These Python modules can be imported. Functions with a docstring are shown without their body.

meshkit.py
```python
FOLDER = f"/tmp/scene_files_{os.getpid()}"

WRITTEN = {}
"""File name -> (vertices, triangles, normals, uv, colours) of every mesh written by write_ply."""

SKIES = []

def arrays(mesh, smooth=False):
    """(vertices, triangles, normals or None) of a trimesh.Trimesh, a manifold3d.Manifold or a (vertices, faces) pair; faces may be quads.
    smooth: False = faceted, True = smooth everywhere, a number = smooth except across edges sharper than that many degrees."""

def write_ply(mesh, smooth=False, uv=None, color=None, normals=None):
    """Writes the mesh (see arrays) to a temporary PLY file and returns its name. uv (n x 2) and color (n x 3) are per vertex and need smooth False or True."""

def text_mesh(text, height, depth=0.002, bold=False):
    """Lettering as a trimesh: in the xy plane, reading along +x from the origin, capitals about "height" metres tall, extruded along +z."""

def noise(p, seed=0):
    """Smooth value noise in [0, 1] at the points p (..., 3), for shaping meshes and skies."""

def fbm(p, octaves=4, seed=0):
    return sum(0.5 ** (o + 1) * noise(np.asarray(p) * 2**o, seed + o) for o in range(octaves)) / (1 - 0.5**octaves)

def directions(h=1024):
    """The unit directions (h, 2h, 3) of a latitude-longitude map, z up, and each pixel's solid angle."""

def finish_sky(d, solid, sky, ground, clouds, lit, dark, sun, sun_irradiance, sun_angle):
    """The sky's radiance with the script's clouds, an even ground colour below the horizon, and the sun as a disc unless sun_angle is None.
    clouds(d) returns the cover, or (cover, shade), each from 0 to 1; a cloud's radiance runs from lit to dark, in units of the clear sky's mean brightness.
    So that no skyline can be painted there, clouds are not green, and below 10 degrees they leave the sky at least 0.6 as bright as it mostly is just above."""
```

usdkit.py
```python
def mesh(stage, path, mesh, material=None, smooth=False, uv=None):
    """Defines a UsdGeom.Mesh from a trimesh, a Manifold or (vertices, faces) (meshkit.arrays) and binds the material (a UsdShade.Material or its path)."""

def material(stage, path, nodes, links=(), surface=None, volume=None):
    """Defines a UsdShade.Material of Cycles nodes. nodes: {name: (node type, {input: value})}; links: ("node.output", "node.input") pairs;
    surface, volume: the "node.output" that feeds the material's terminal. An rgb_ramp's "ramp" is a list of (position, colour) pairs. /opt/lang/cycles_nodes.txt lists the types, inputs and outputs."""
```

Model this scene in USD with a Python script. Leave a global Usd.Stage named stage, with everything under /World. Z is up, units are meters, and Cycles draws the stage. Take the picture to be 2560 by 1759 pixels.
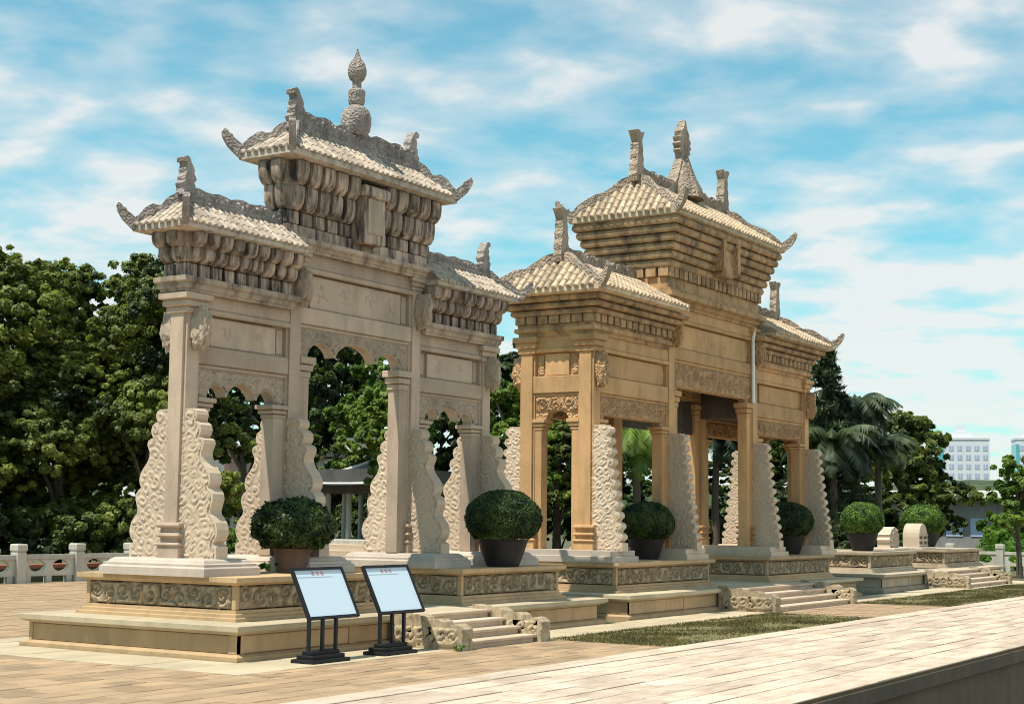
import math, random
import numpy as np, trimesh
from shapely.geometry import Polygon, Point, box as sbox
from shapely import affinity
import usdkit, meshkit
from pxr import Usd, UsdGeom, UsdLux, UsdShade, Sdf, Gf

stage = Usd.Stage.CreateInMemory()
UsdGeom.SetStageUpAxis(stage, 'Z'); UsdGeom.SetStageMetersPerUnit(stage, 1.0)
world = UsdGeom.Xform.Define(stage, '/World'); stage.SetDefaultPrim(world.GetPrim())
UsdGeom.Scope.Define(stage, '/World/Looks')
PI = math.pi

# ------------------------------------------------------------------ camera, sky, sun, exposure
CAM = np.array([-19.001, -17.3947, 2.4]); YAW, PITCH, ROLL, FPX = 0.5675, 0.1088, 0.0109, 3807.0
EXPOSURE = 0.38
SUN_EL, SUN_AZ = math.radians(65), math.radians(20)          # azimuth measured from -X towards +Y
SUN_DIR = np.array([-math.cos(SUN_EL) * math.cos(SUN_AZ), math.cos(SUN_EL) * math.sin(SUN_AZ), math.sin(SUN_EL)])
SUN_I, SKY_STRENGTH = 1.2, 0.125
fwd = np.array([math.cos(YAW) * math.cos(PITCH), math.sin(YAW) * math.cos(PITCH), math.sin(PITCH)])
rgt = np.array([math.sin(YAW), -math.cos(YAW), 0.0]); upv = np.cross(rgt, fwd)
r2 = rgt * math.cos(ROLL) + upv * math.sin(ROLL); u2 = -rgt * math.sin(ROLL) + upv * math.cos(ROLL)
cam = UsdGeom.Camera.Define(stage, '/World/camera')
cam.AddTransformOp().Set(Gf.Matrix4d(*r2, 0, *u2, 0, *(-fwd), 0, *CAM, 1))
cam.CreateHorizontalApertureAttr(36.0); cam.CreateVerticalApertureAttr(36.0 * 703 / 1024)
cam.CreateFocalLengthAttr(36.0 * FPX / 2560); cam.CreateClippingRangeAttr(Gf.Vec2f(0.1, 20000)); cam.CreateExposureAttr(EXPOSURE)

sun = UsdLux.DistantLight.Define(stage, '/World/sun')
sun.CreateIntensityAttr(SUN_I); sun.CreateAngleAttr(0.5); sun.CreateColorAttr(Gf.Vec3f(1.0, 0.93, 0.82)); sun.CreateNormalizeAttr(True)
zc = SUN_DIR; xc = np.cross([0, 0, 1.0], zc); xc /= np.linalg.norm(xc); yc_ = np.cross(zc, xc)
sun.AddTransformOp().Set(Gf.Matrix4d(*xc, 0, *yc_, 0, *zc, 0, 0, 0, 0, 1))

sky_mat = usdkit.material(stage, '/World/Looks/sky_look', {
    'tc': ('texture_coordinate', {}),
    'sky': ('sky_texture', {'sky_type': 'single_scattering', 'sun_disc': False, 'sun_elevation': SUN_EL,
                            'sun_rotation': math.atan2(SUN_DIR[0], SUN_DIR[1]), 'altitude': 50.0, 'air_density': 1.0, 'aerosol_density': 0.6, 'ozone_density': 1.5}),
    'skyhue': ('mix_color', {'blend_type': 'multiply', 'fac': 1.0, 'b': (0.37, 1.05, 0.94)}),
    'sep': ('separate_xyz', {}),
    'zc': ('math', {'math_type': 'maximum', 'value2': 0.0}),
    'zd': ('math', {'math_type': 'add', 'value2': 0.16}),
    'px': ('math', {'math_type': 'divide'}), 'py': ('math', {'math_type': 'divide'}),
    'cmb': ('combine_xyz', {'z': 0.0}),
    'map': ('mapping', {'mapping_type': 'texture', 'rotation': (0, 0, -1.003), 'scale': (0.92, 0.84, 1.0), 'location': (1.9, 0.9, 0)}),
    'n1': ('noise_texture', {'scale': 4.2, 'detail': 4.5, 'roughness': 0.5, 'distortion': 0.15}),
    'n2': ('noise_texture', {'scale': 0.55, 'detail': 3.0, 'roughness': 0.5}),
    'sum': ('math', {'math_type': 'multiply_add', 'value2': 0.6}),
    'hz': ('map_range', {'from_min': 0.0, 'from_max': 0.30, 'to_min': 0.22, 'to_max': 0.0, 'clamp': True}),
    'sum2': ('math', {'math_type': 'add'}), 'az': ('vector_math', {'math_type': 'dot_product', 'vector2': (0.537, -0.843, -0.35)}), 'azs': ('math', {'math_type': 'multiply_add', 'value2': 0.11, 'value3': 0.03}), 'sum3': ('math', {'math_type': 'add'}),
    'ramp': ('rgb_ramp', {'ramp': [(0.0, (0.02, 0.02, 0.02)), (0.56, (0.05, 0.05, 0.05)), (0.72, (0.16, 0.16, 0.16)), (0.88, (0.46, 0.46, 0.46)), (1.0, (0.88, 0.88, 0.88))]}),
    'mix': ('mix_color', {'b': (5.5, 5.5, 5.4)}),
    'bg': ('background_shader', {'strength': SKY_STRENGTH}),
}, [('tc.generated', 'sky.vector'), ('sky.color', 'skyhue.a'), ('tc.generated', 'sep.vector'), ('sep.z', 'zc.value1'), ('zc.value', 'zd.value1'),
    ('sep.x', 'px.value1'), ('zd.value', 'px.value2'), ('sep.y', 'py.value1'), ('zd.value', 'py.value2'), ('px.value', 'cmb.x'), ('py.value', 'cmb.y'),
    ('cmb.vector', 'map.vector'), ('map.vector', 'n1.vector'), ('map.vector', 'n2.vector'), ('n2.fac', 'sum.value1'), ('n1.fac', 'sum.value3'),
    ('sep.z', 'hz.value'), ('sum.value', 'sum2.value1'), ('hz.result', 'sum2.value2'),
    ('tc.generated', 'az.vector1'), ('az.value', 'azs.value1'), ('sum2.value', 'sum3.value1'), ('azs.value', 'sum3.value2'), ('sum3.value', 'ramp.fac'), ('ramp.color', 'mix.fac'), ('skyhue.result', 'mix.a'), ('mix.result', 'bg.color')], surface='bg.background')
dome = UsdLux.DomeLight.Define(stage, '/World/sky'); dome.CreateIntensityAttr(1.0)
UsdShade.MaterialBindingAPI.Apply(dome.GetPrim()).Bind(sky_mat)
dome.GetPrim().SetCustomDataByKey('kind', 'structure'); dome.GetPrim().SetCustomDataByKey('label', 'blue sky with soft streaky white clouds')

# ------------------------------------------------------------------ materials
def stone(name, c1, c2, stain=(0.05, 0.045, 0.04), amount=0.35, streak=(2.2, 2.2, 0.5), speck=0.12, bump=0.25, carve=0.0, carve_scale=5.0, rough=0.85, vary=0.12, thresh=0.6):
    n = {'g': ('geometry', {}), 'oi': ('object_info', {}),
         'n1': ('noise_texture', {'scale': 0.9, 'detail': 4.0, 'roughness': 0.6}),
         'mix1': ('mix_color', {'a': c1, 'b': c2}),
         'r1': ('map_range', {'from_min': 0.35, 'from_max': 0.65, 'clamp': True}),
         'sp': ('noise_texture', {'scale': 55.0, 'detail': 2.0}),
         'spr': ('map_range', {'from_min': 0.3, 'from_max': 0.7, 'to_min': 1 - speck, 'to_max': 1 + speck, 'clamp': True}),
         'mul': ('vector_math', {'math_type': 'scale'}),
         'map': ('mapping', {'scale': streak}),
         'st': ('noise_texture', {'scale': 1.6, 'detail': 6.0, 'roughness': 0.65}),
         'str': ('map_range', {'from_min': thresh - 0.12, 'from_max': thresh + 0.14, 'to_max': amount, 'clamp': True}),
         'mix2': ('mix_color', {'b': stain}),
         'rv': ('map_range', {'to_min': 1 - vary, 'to_max': 1 + vary}),
         'mul2': ('vector_math', {'math_type': 'scale'}),
         'bn': ('noise_texture', {'scale': 22.0, 'detail': 5.0, 'roughness': 0.7}),
         'bp': ('bump', {'strength': bump, 'distance': 0.02}),
         'p': ('principled_bsdf', {'roughness': rough, 'specular_ior_level': 0.3})}
    l = [('g.position', 'n1.vector'), ('n1.fac', 'r1.value'), ('r1.result', 'mix1.fac'), ('g.position', 'sp.vector'), ('sp.fac', 'spr.value'),
         ('mix1.result', 'mul.vector1'), ('spr.result', 'mul.scale'), ('g.position', 'map.vector'), ('map.vector', 'st.vector'), ('st.fac', 'str.value'),
         ('str.result', 'mix2.fac'), ('mul.vector', 'mix2.a'), ('oi.random', 'rv.value'), ('mix2.result', 'mul2.vector1'), ('rv.result', 'mul2.scale'),
         ('mul2.vector', 'p.base_color'), ('g.position', 'bn.vector'), ('bn.fac', 'bp.height'), ('bp.normal', 'p.normal')]
    if carve:
        n.update({'cw': ('noise_texture', {'scale': carve_scale * 0.5, 'detail': 2.0}),
                  'cwm': ('vector_math', {'math_type': 'scale', 'scale': 0.35}), 'cwa': ('vector_math', {'math_type': 'add'}),
                  'cv': ('voronoi_texture', {'feature': 'f1', 'scale': carve_scale, 'randomness': 0.9}),
                  'cm': ('math', {'math_type': 'multiply', 'value2': 13.0}), 'cs': ('math', {'math_type': 'sine'}),
                  'cb': ('bump', {'strength': carve, 'distance': 0.045})})
        l += [('g.position', 'cw.vector'), ('cw.color', 'cwm.vector1'), ('g.position', 'cwa.vector1'), ('cwm.vector', 'cwa.vector2'), ('cwa.vector', 'cv.vector'),
              ('cv.distance', 'cm.value1'), ('cm.value', 'cs.value1'), ('cs.value', 'cb.height'), ('bp.normal', 'cb.normal')]
        l = [x for x in l if x != ('bp.normal', 'p.normal')] + [('cb.normal', 'p.normal')]
    return usdkit.material(stage, '/World/Looks/' + name, n, l, surface='p.BSDF')

M = {}
M['pale'] = stone('pale_pink_granite', (0.475, 0.355, 0.262), (0.385, 0.295, 0.222), stain=(0.13, 0.10, 0.08), amount=0.42, streak=(1.4, 1.4, 0.35), thresh=.58)
M['cornice'] = stone('weathered_cornice_stone', (0.45, 0.34, 0.25), (0.355, 0.275, 0.205), stain=(0.035, 0.03, 0.027), amount=0.85, streak=(2.4, 2.4, 0.9), thresh=.57)
M['orange_cornice'] = stone('weathered_orange_cornice', (0.53, 0.32, 0.155), (0.42, 0.26, 0.13), stain=(0.04, 0.032, 0.026), amount=0.8, streak=(2.0, 2.0, 0.9), thresh=.58)
M['pale_carved'] = stone('carved_cream_granite', (0.56, 0.44, 0.32), (0.50, 0.39, 0.29), amount=0.15, stain=(0.2, 0.16, 0.12), bump=.35)
M['spandrel'] = stone('carved_pink_granite', (0.45, 0.345, 0.255), (0.38, 0.30, 0.23), amount=0.4, stain=(0.10, 0.08, 0.065), bump=.35)
M['bracket'] = stone('weathered_shaded_bracket_stone', (0.50, 0.37, 0.285), (0.38, 0.285, 0.22), stain=(0.02, 0.017, 0.016), amount=0.94, streak=(4.5, 4.5, 0.8), thresh=0.50, vary=.2)  # weathering stains, darkened further to paint shadow among the brackets
M['dark_core'] = stone('shaded_recess_stone', (0.12, 0.10, 0.085), (0.06, 0.05, 0.045), amount=0.6)  # dark tone paints the shade of recesses and interiors into the colour
M['ridge'] = stone('grey_weathered_ridge_stone', (0.42, 0.355, 0.315), (0.31, 0.265, 0.235), stain=(0.05, 0.045, 0.04), amount=0.55, carve=0.55, carve_scale=7.0, thresh=0.57)
M['tile'] = stone('cream_roof_tile', (0.54, 0.44, 0.345), (0.42, 0.345, 0.275), stain=(0.10, 0.085, 0.07), amount=0.75, streak=(4, 4, 4), vary=0.2, thresh=.57)
M['tile_bed'] = stone('roof_tile_bed', (0.30, 0.24, 0.18), (0.22, 0.17, 0.13), amount=0.5)
M['orange'] = stone('orange_sandstone', (0.56, 0.33, 0.155), (0.46, 0.28, 0.135), stain=(0.13, 0.08, 0.045), amount=0.42, streak=(1.2, 1.2, 0.4), thresh=.57)
M['orange_carved'] = stone('carved_orange_sandstone', (0.55, 0.34, 0.18), (0.48, 0.29, 0.15), stain=(0.15, 0.09, 0.05), amount=0.35, carve=0.65, carve_scale=6.5)
M['orange_bracket'] = stone('weathered_orange_sandstone', (0.50, 0.31, 0.16), (0.40, 0.255, 0.135), stain=(0.06, 0.045, 0.035), amount=0.85, streak=(1.6, 1.6, 1.0), thresh=0.53)
M['orange_tile'] = stone('cream_orange_roof_tile', (0.60, 0.46, 0.31), (0.48, 0.36, 0.235), stain=(0.13, 0.095, 0.065), amount=0.75, streak=(3, 3, 3), vary=0.2, thresh=.57)
M['orange_ridge'] = stone('tan_grey_ridge_stone', (0.44, 0.34, 0.26), (0.33, 0.26, 0.20), stain=(0.05, 0.045, 0.04), amount=0.5, carve=0.55, carve_scale=6.0, thresh=0.57)
M['platform'] = stone('ochre_platform_stone', (0.48, 0.325, 0.18), (0.40, 0.28, 0.155), stain=(0.12, 0.09, 0.06), amount=0.4, streak=(1.5, 1.5, 0.35))
M['platform_grey'] = stone('grey_beige_platform_stone', (0.46, 0.37, 0.26), (0.38, 0.31, 0.22), stain=(0.12, 0.10, 0.07), amount=0.4)
M['relief'] = stone('carved_frieze_stone', (0.44, 0.34, 0.22), (0.36, 0.29, 0.19), stain=(0.06, 0.05, 0.04), amount=0.6, streak=(6, 6, 4), thresh=.55)
M['slab'] = stone('white_base_granite', (0.53, 0.445, 0.37), (0.45, 0.375, 0.31), stain=(0.22, 0.18, 0.14), amount=0.3)
M['step'] = stone('stair_granite', (0.55, 0.43, 0.31), (0.48, 0.37, 0.27), stain=(0.15, 0.12, 0.09), amount=0.3)
M['terrace'] = stone('pale_terrace_granite', (0.56, 0.455, 0.36), (0.46, 0.355, 0.265), stain=(0.26, 0.17, 0.10), amount=0.7, streak=(0.9, 2.6, 1.0), vary=0.16, bump=0.15)
M['paver'] = stone('brown_brick_paver', (0.38, 0.255, 0.15), (0.29, 0.205, 0.125), stain=(0.22, 0.17, 0.11), amount=0.55, streak=(0.9, 0.9, 1), vary=0.2, bump=0.2)
M['walk'] = stone('yellow_pale_walk_stone', (0.49, 0.40, 0.27), (0.41, 0.34, 0.23), stain=(0.25, 0.21, 0.13), amount=0.5, streak=(0.5, 1.5, 1), vary=0.08, bump=0.15)
M['joint'] = stone('mossy_joint_soil', (0.12, 0.075, 0.035), (0.09, 0.06, 0.03), amount=0.3)
M['soil'] = stone('damp_soil', (0.11, 0.10, 0.05), (0.075, 0.08, 0.035), amount=0.3)
M['turf'] = stone('olive_turf', (0.20, 0.165, 0.07), (0.12, 0.115, 0.045), amount=0.4, stain=(0.30, 0.22, 0.12))
M['wall_dark'] = stone('dark_retaining_stone', (0.13, 0.09, 0.06), (0.085, 0.065, 0.045), amount=0.5)
M['fence'] = stone('grey_white_fence_stone', (0.50, 0.47, 0.40), (0.42, 0.40, 0.34), stain=(0.16, 0.15, 0.11), amount=0.35)
M['white_wall'] = stone('white_plaster', (0.78, 0.76, 0.74), (0.72, 0.70, 0.69), stain=(0.5, 0.48, 0.46), amount=0.3, bump=0.05)
M['brick_red'] = stone('red_brown_brick', (0.42, 0.15, 0.08), (0.33, 0.12, 0.07), amount=0.3)
M['grey_roof'] = stone('grey_roof_tile', (0.26, 0.24, 0.23), (0.20, 0.19, 0.18), amount=0.4)
M['pot_brown'] = stone('brown_clay_pot', (0.17, 0.10, 0.07), (0.12, 0.075, 0.055), amount=0.3)
M['pot_dark'] = stone('dark_glazed_pot', (0.022, 0.016, 0.015), (0.015, 0.012, 0.012), amount=0.2, rough=0.6)
M['trunk'] = stone('tree_bark', (0.13, 0.10, 0.07), (0.09, 0.07, 0.05), amount=0.4, bump=0.6)

def plain(name, col, rough=0.5, metal=0.0, spec=0.5):
    return usdkit.material(stage, '/World/Looks/' + name, {'p': ('principled_bsdf', {'base_color': col, 'roughness': rough, 'metallic': metal, 'specular_ior_level': spec}),
        'g': ('geometry', {}), 'n': ('noise_texture', {'scale': 9.0, 'detail': 4.0}), 'r': ('map_range', {'to_min': rough - 0.12, 'to_max': rough + 0.12}) },
        [('g.position', 'n.vector'), ('n.fac', 'r.value'), ('r.result', 'p.roughness')], surface='p.BSDF')
M['black_metal'] = plain('black_painted_metal', (0.012, 0.012, 0.015), 0.5, 0.0, 0.25)
M['black_stone'] = plain('black_polished_base', (0.012, 0.012, 0.013), 0.55, 0.0, 0.2)
M['board'] = plain('pale_sign_board', (0.60, 0.73, 0.82), 0.4)
M['sign_red'] = plain('sign_red_paint', (0.55, 0.22, 0.20), 0.5)
M['sign_grey'] = plain('sign_grey_paint', (0.42, 0.50, 0.56), 0.5)
M['white_paint'] = plain('white_pipe_paint', (0.78, 0.76, 0.74), 0.45)
M['blue_glass'] = plain('blue_window_glass', (0.36, 0.42, 0.54), 0.25)
M['far_wall'] = plain('far_hazed_wall', (0.62, 0.63, 0.66), 0.8, 0.0, 0.2)  # pale grey-blue tone paints distance haze into the wall
M['teal_glass'] = plain('teal_glass_wall', (0.10, 0.38, 0.42), 0.25)
M['car_blue'] = plain('blue_painted_tarp', (0.05, 0.14, 0.45), 0.4)

def leaf(name, c_dark, c_light, trans=0.35, sat_noise=2.0, patch=0.5):
    return usdkit.material(stage, '/World/Looks/' + name, {
        'g': ('geometry', {}), 'tc': ('texture_coordinate', {}), 'n': ('noise_texture', {'scale': patch, 'detail': 2.0}),
        'a': ('math', {'math_type': 'multiply_add', 'value2': 0.55}), 'c': ('mix_color', {'a': c_dark, 'b': c_light}),
        'nr': ('map_range', {'from_min': 0.35, 'from_max': 0.7, 'to_max': 0.6, 'clamp': True}),
        'p': ('principled_bsdf', {'roughness': 0.5, 'specular_ior_level': 0.35}), 't': ('translucent_bsdf', {}),
        'tm': ('mix_color', {'blend_type': 'multiply', 'fac': 1.0, 'b': (1.15, 1.25, 0.55)}),
        'm': ('mix_closure', {'fac': trans})},
        [('g.position', 'n.vector'), ('n.fac', 'nr.value'), ('g.random_per_island', 'a.value1'), ('nr.result', 'a.value3'), ('a.value', 'c.fac'),
         ('c.result', 'p.base_color'), ('c.result', 'tm.a'), ('tm.result', 't.color'), ('p.BSDF', 'm.closure1'), ('t.BSDF', 'm.closure2')], surface='m.closure')
M['leaf_mid'] = leaf('broad_leaf_green', (0.016, 0.036, 0.007), (0.42, 0.48, 0.09), 0.36)
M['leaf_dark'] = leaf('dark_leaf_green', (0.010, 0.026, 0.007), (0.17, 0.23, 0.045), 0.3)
M['leaf_bright'] = leaf('bright_leaf_green', (0.05, 0.11, 0.012), (0.32, 0.42, 0.06), 0.35)
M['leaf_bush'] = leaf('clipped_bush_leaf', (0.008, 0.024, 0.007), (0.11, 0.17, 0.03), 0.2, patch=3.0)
M['leaf_bush_bright'] = leaf('bright_bush_leaf', (0.03, 0.08, 0.010), (0.22, 0.33, 0.04), 0.25, patch=3.0)  # brighter green leaf of the far platform bushes
M['leaf_palm'] = leaf('palm_frond_green', (0.010, 0.024, 0.010), (0.12, 0.16, 0.06), 0.25)
M['grass'] = leaf('lawn_grass_blade', (0.06, 0.055, 0.016), (0.20, 0.165, 0.05), 0.25, patch=1.0)
M['bank'] = leaf('bright_ground_cover', (0.07, 0.15, 0.02), (0.20, 0.34, 0.04), 0.3)

# ------------------------------------------------------------------ mesh helpers
class MB:
    def __init__(s): s.v, s.f, s.n = [], [], 0
    def add(s, v, f):
        v = np.asarray(v, float).reshape(-1, 3); f = np.asarray(f, int).reshape(-1, 3)
        s.v.append(v); s.f.append(f + s.n); s.n += len(v); return s
    def box(s, x0, x1, y0, y1, z0, z1, b=0.0):
        if x1 < x0: x0, x1 = x1, x0
        if y1 < y0: y0, y1 = y1, y0
        b = min(b, (x1 - x0) * .3, (y1 - y0) * .3, (z1 - z0) * .3)
        if b <= 0:
            v = np.array([[x, y, z] for z in (z0, z1) for y in (y0, y1) for x in (x0, x1)])
            f = [[0, 2, 3], [0, 3, 1], [4, 5, 7], [4, 7, 6], [0, 1, 5], [0, 5, 4], [2, 6, 7], [2, 7, 3], [0, 4, 6], [0, 6, 2], [1, 3, 7], [1, 7, 5]]
            return s.add(v, f)
        return s.course((x0 + x1) / 2, (y0 + y1) / 2, (x1 - x0) / 2, (y1 - y0) / 2, [(-b, z0), (0, z0 + b), (0, z1 - b), (-b, z1)])
    def rings(s, R, cap=True):
        R = np.asarray(R, float); k, n, _ = R.shape
        v = R.reshape(-1, 3); f = []
        for i in range(k - 1):
            for j in range(n):
                a, b = i * n + j, i * n + (j + 1) % n; c, d = a + n, b + n
                f += [[a, b, d], [a, d, c]]
        if cap:
            f += [[0, j + 1, j] for j in range(1, n - 1)]
            o = (k - 1) * n; f += [[o, o + j, o + j + 1] for j in range(1, n - 1)]
        return s.add(v, f)
    def course(s, cx, cy, hx, hy, prof):
        return s.rings([[(cx - hx - o, cy - hy - o, z), (cx + hx + o, cy - hy - o, z), (cx + hx + o, cy + hy + o, z), (cx - hx - o, cy + hy + o, z)] for o, z in prof])
    def lathe(s, cx, cy, prof, n=16, lobes=0, amp=0.0):
        return s.rings([[(cx + r * (1 + amp * abs(math.cos(lobes * .5 * 2 * PI * j / n))) * math.cos(2 * PI * j / n), cy + r * (1 + amp * abs(math.cos(lobes * .5 * 2 * PI * j / n))) * math.sin(2 * PI * j / n), z) for j in range(n)] for r, z in prof])
    def poly(s, pg, d, fn):
        """extrudes polygon pg (a,b) by c in 0..d and maps (a,b,c) with fn"""
        for g in getattr(pg, 'geoms', [pg]):
            m = trimesh.creation.extrude_polygon(g, d, engine='earcut')
            v = np.array(m.vertices); w = np.array([fn(*p) for p in v]); f = np.array(m.faces)
            t = trimesh.Trimesh(w, f, process=False)
            if t.volume < 0: f = f[:, ::-1]
            s.add(w, f)
        return s
    def tube(s, pts, r, n=6):
        pts = np.asarray(pts, float); rr = np.broadcast_to(np.asarray(r, float), (len(pts),)); R = []
        for i, p in enumerate(pts):
            t = pts[min(i + 1, len(pts) - 1)] - pts[max(i - 1, 0)]; t /= np.linalg.norm(t) + 1e-9
            a = np.cross(t, [0, 0, 1.0]) if abs(t[2]) < .9 else np.cross(t, [1.0, 0, 0]); a /= np.linalg.norm(a); b = np.cross(t, a)
            R.append([p + rr[i] * (a * math.cos(2 * PI * j / n) - b * math.sin(2 * PI * j / n)) for j in range(n)])
        return s.rings(np.array(R)[:, ::-1])
    def arr(s): return np.vstack(s.v), np.vstack(s.f)
    def tris(s): return sum(len(x) for x in s.f)

COUNT = {}
ORIGIN = {}
def numbered(parent, name):
    k = (parent, name); c = COUNT.get(k, 0); COUNT[k] = c + 1
    return f'{parent}/{name}' + (f'_{c:03d}' if c else '')
def tag(p, label=None, cat=None, group=None, kind=None):
    for k, v in (('label', label), ('category', cat), ('group', group), ('kind', kind)):
        if v: p.SetCustomDataByKey(k, v)
    return p
def thing(name, label, cat, loc=(0, 0, 0), group=None, kind=None):
    path = numbered('/World', name); x = UsdGeom.Xform.Define(stage, path)
    x.AddTranslateOp().Set(Gf.Vec3d(*map(float, loc))); x.AddRotateZOp().Set(0.0); x.AddScaleOp().Set(Gf.Vec3f(1, 1, 1))
    tag(x.GetPrim(), label, cat, group, kind); ORIGIN[path] = np.array(loc, float); return path
def group_part(parent, name, label=None):
    path = numbered(parent, name); x = UsdGeom.Xform.Define(stage, path); ORIGIN[path] = ORIGIN.get(parent, np.zeros(3))
    tag(x.GetPrim(), label); return path
def part(parent, name, mb, mat, smooth=False, label=None, kind=None, shift=True):
    v, f = mb.arr() if isinstance(mb, MB) else (np.asarray(mb[0], float), np.asarray(mb[1], int))
    if shift: v = v - ORIGIN.get(parent, np.zeros(3))
    path = numbered(parent, name); m = usdkit.mesh(stage, path, (v, f), M[mat], smooth=smooth)
    ORIGIN[path] = ORIGIN.get(parent, np.zeros(3)); tag(m.GetPrim(), label, kind=kind); return path
def copy(src, name, loc, rot=0.0, scale=(1, 1, 1), label=None, cat=None, group=None):
    path = numbered('/World', name); x = UsdGeom.Xform.Define(stage, path); p = x.GetPrim()
    p.GetReferences().AddInternalReference(src); p.SetInstanceable(True)
    x.ClearXformOpOrder()
    p.GetAttribute('xformOp:translate').Set(Gf.Vec3d(*map(float, loc))); p.GetAttribute('xformOp:rotateZ').Set(float(rot)); p.GetAttribute('xformOp:scale').Set(Gf.Vec3f(*map(float, scale)))
    x.SetXformOpOrder([UsdGeom.XformOp(p.GetAttribute(a)) for a in ('xformOp:translate', 'xformOp:rotateZ', 'xformOp:scale')])
    tag(p, label, cat, group); return path
def place(path, loc, rot=0.0, scale=(1, 1, 1)):
    p = stage.GetPrimAtPath(path)
    p.GetAttribute('xformOp:translate').Set(Gf.Vec3d(*map(float, loc))); p.GetAttribute('xformOp:rotateZ').Set(float(rot)); p.GetAttribute('xformOp:scale').Set(Gf.Vec3f(*map(float, scale)))

class Face:
    """a vertical face: u runs along it to the right, p points out of it"""
    def __init__(s, ox, oy, ux, uy): s.o = (ox, oy); s.u = (ux, uy); s.n = (uy, -ux)
    def __call__(s, u, p, z): return (s.o[0] + s.u[0] * u + s.n[0] * p, s.o[1] + s.u[1] * u + s.n[1] * p, z)
    def box(s, mb, u0, u1, p0, p1, z0, z1, b=0.0):
        a = s(u0, p0, z0); c = s(u1, p1, z1)
        return mb.box(min(a[0], c[0]), max(a[0], c[0]), min(a[1], c[1]), max(a[1], c[1]), z0, z1, b)
def front(cx, y): return Face(cx, y, 1, 0)          # looks to -Y
def endface(x, cy): return Face(x, cy, 0, -1)       # looks to -X

def relief_fn(seed, motif=0.34):
    rs = np.random.RandomState(seed)
    def f(a, b, h):
        p = np.stack([a * 3.2, b * 3.2, np.full_like(a, seed * 1.7)], -1)
        w = np.stack([meshkit.fbm(p + 11, 2, seed), meshkit.fbm(p + 37, 2, seed + 5)], -1) - .5
        q = np.stack([a * 7 + w[..., 0] * 5, b * 4.5 + w[..., 1] * 5, np.full_like(a, 3.0)], -1)
        n = 1 - np.abs(2 * meshkit.noise(q, seed + 9) - 1)
        k = np.floor(a / motif); ca = (k + .5) * motif; cb = h * (.5 + .18 * np.sin(k * 2.4 + seed)); sg = np.where((k.astype(int) + seed) % 2 == 0, 1, -1)
        dx, dy = a - ca, b - cb; r = np.hypot(dx, dy); th = np.arctan2(dy, dx)
        s_ = .5 + .5 * np.sin(th * sg + r * 62)
        m = np.clip((motif * .52 - r) / .05, 0, 1)
        x = n * (1 - m) + s_ * m
        return np.clip((x - .38) / .3, 0, 1)
    return f
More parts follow.
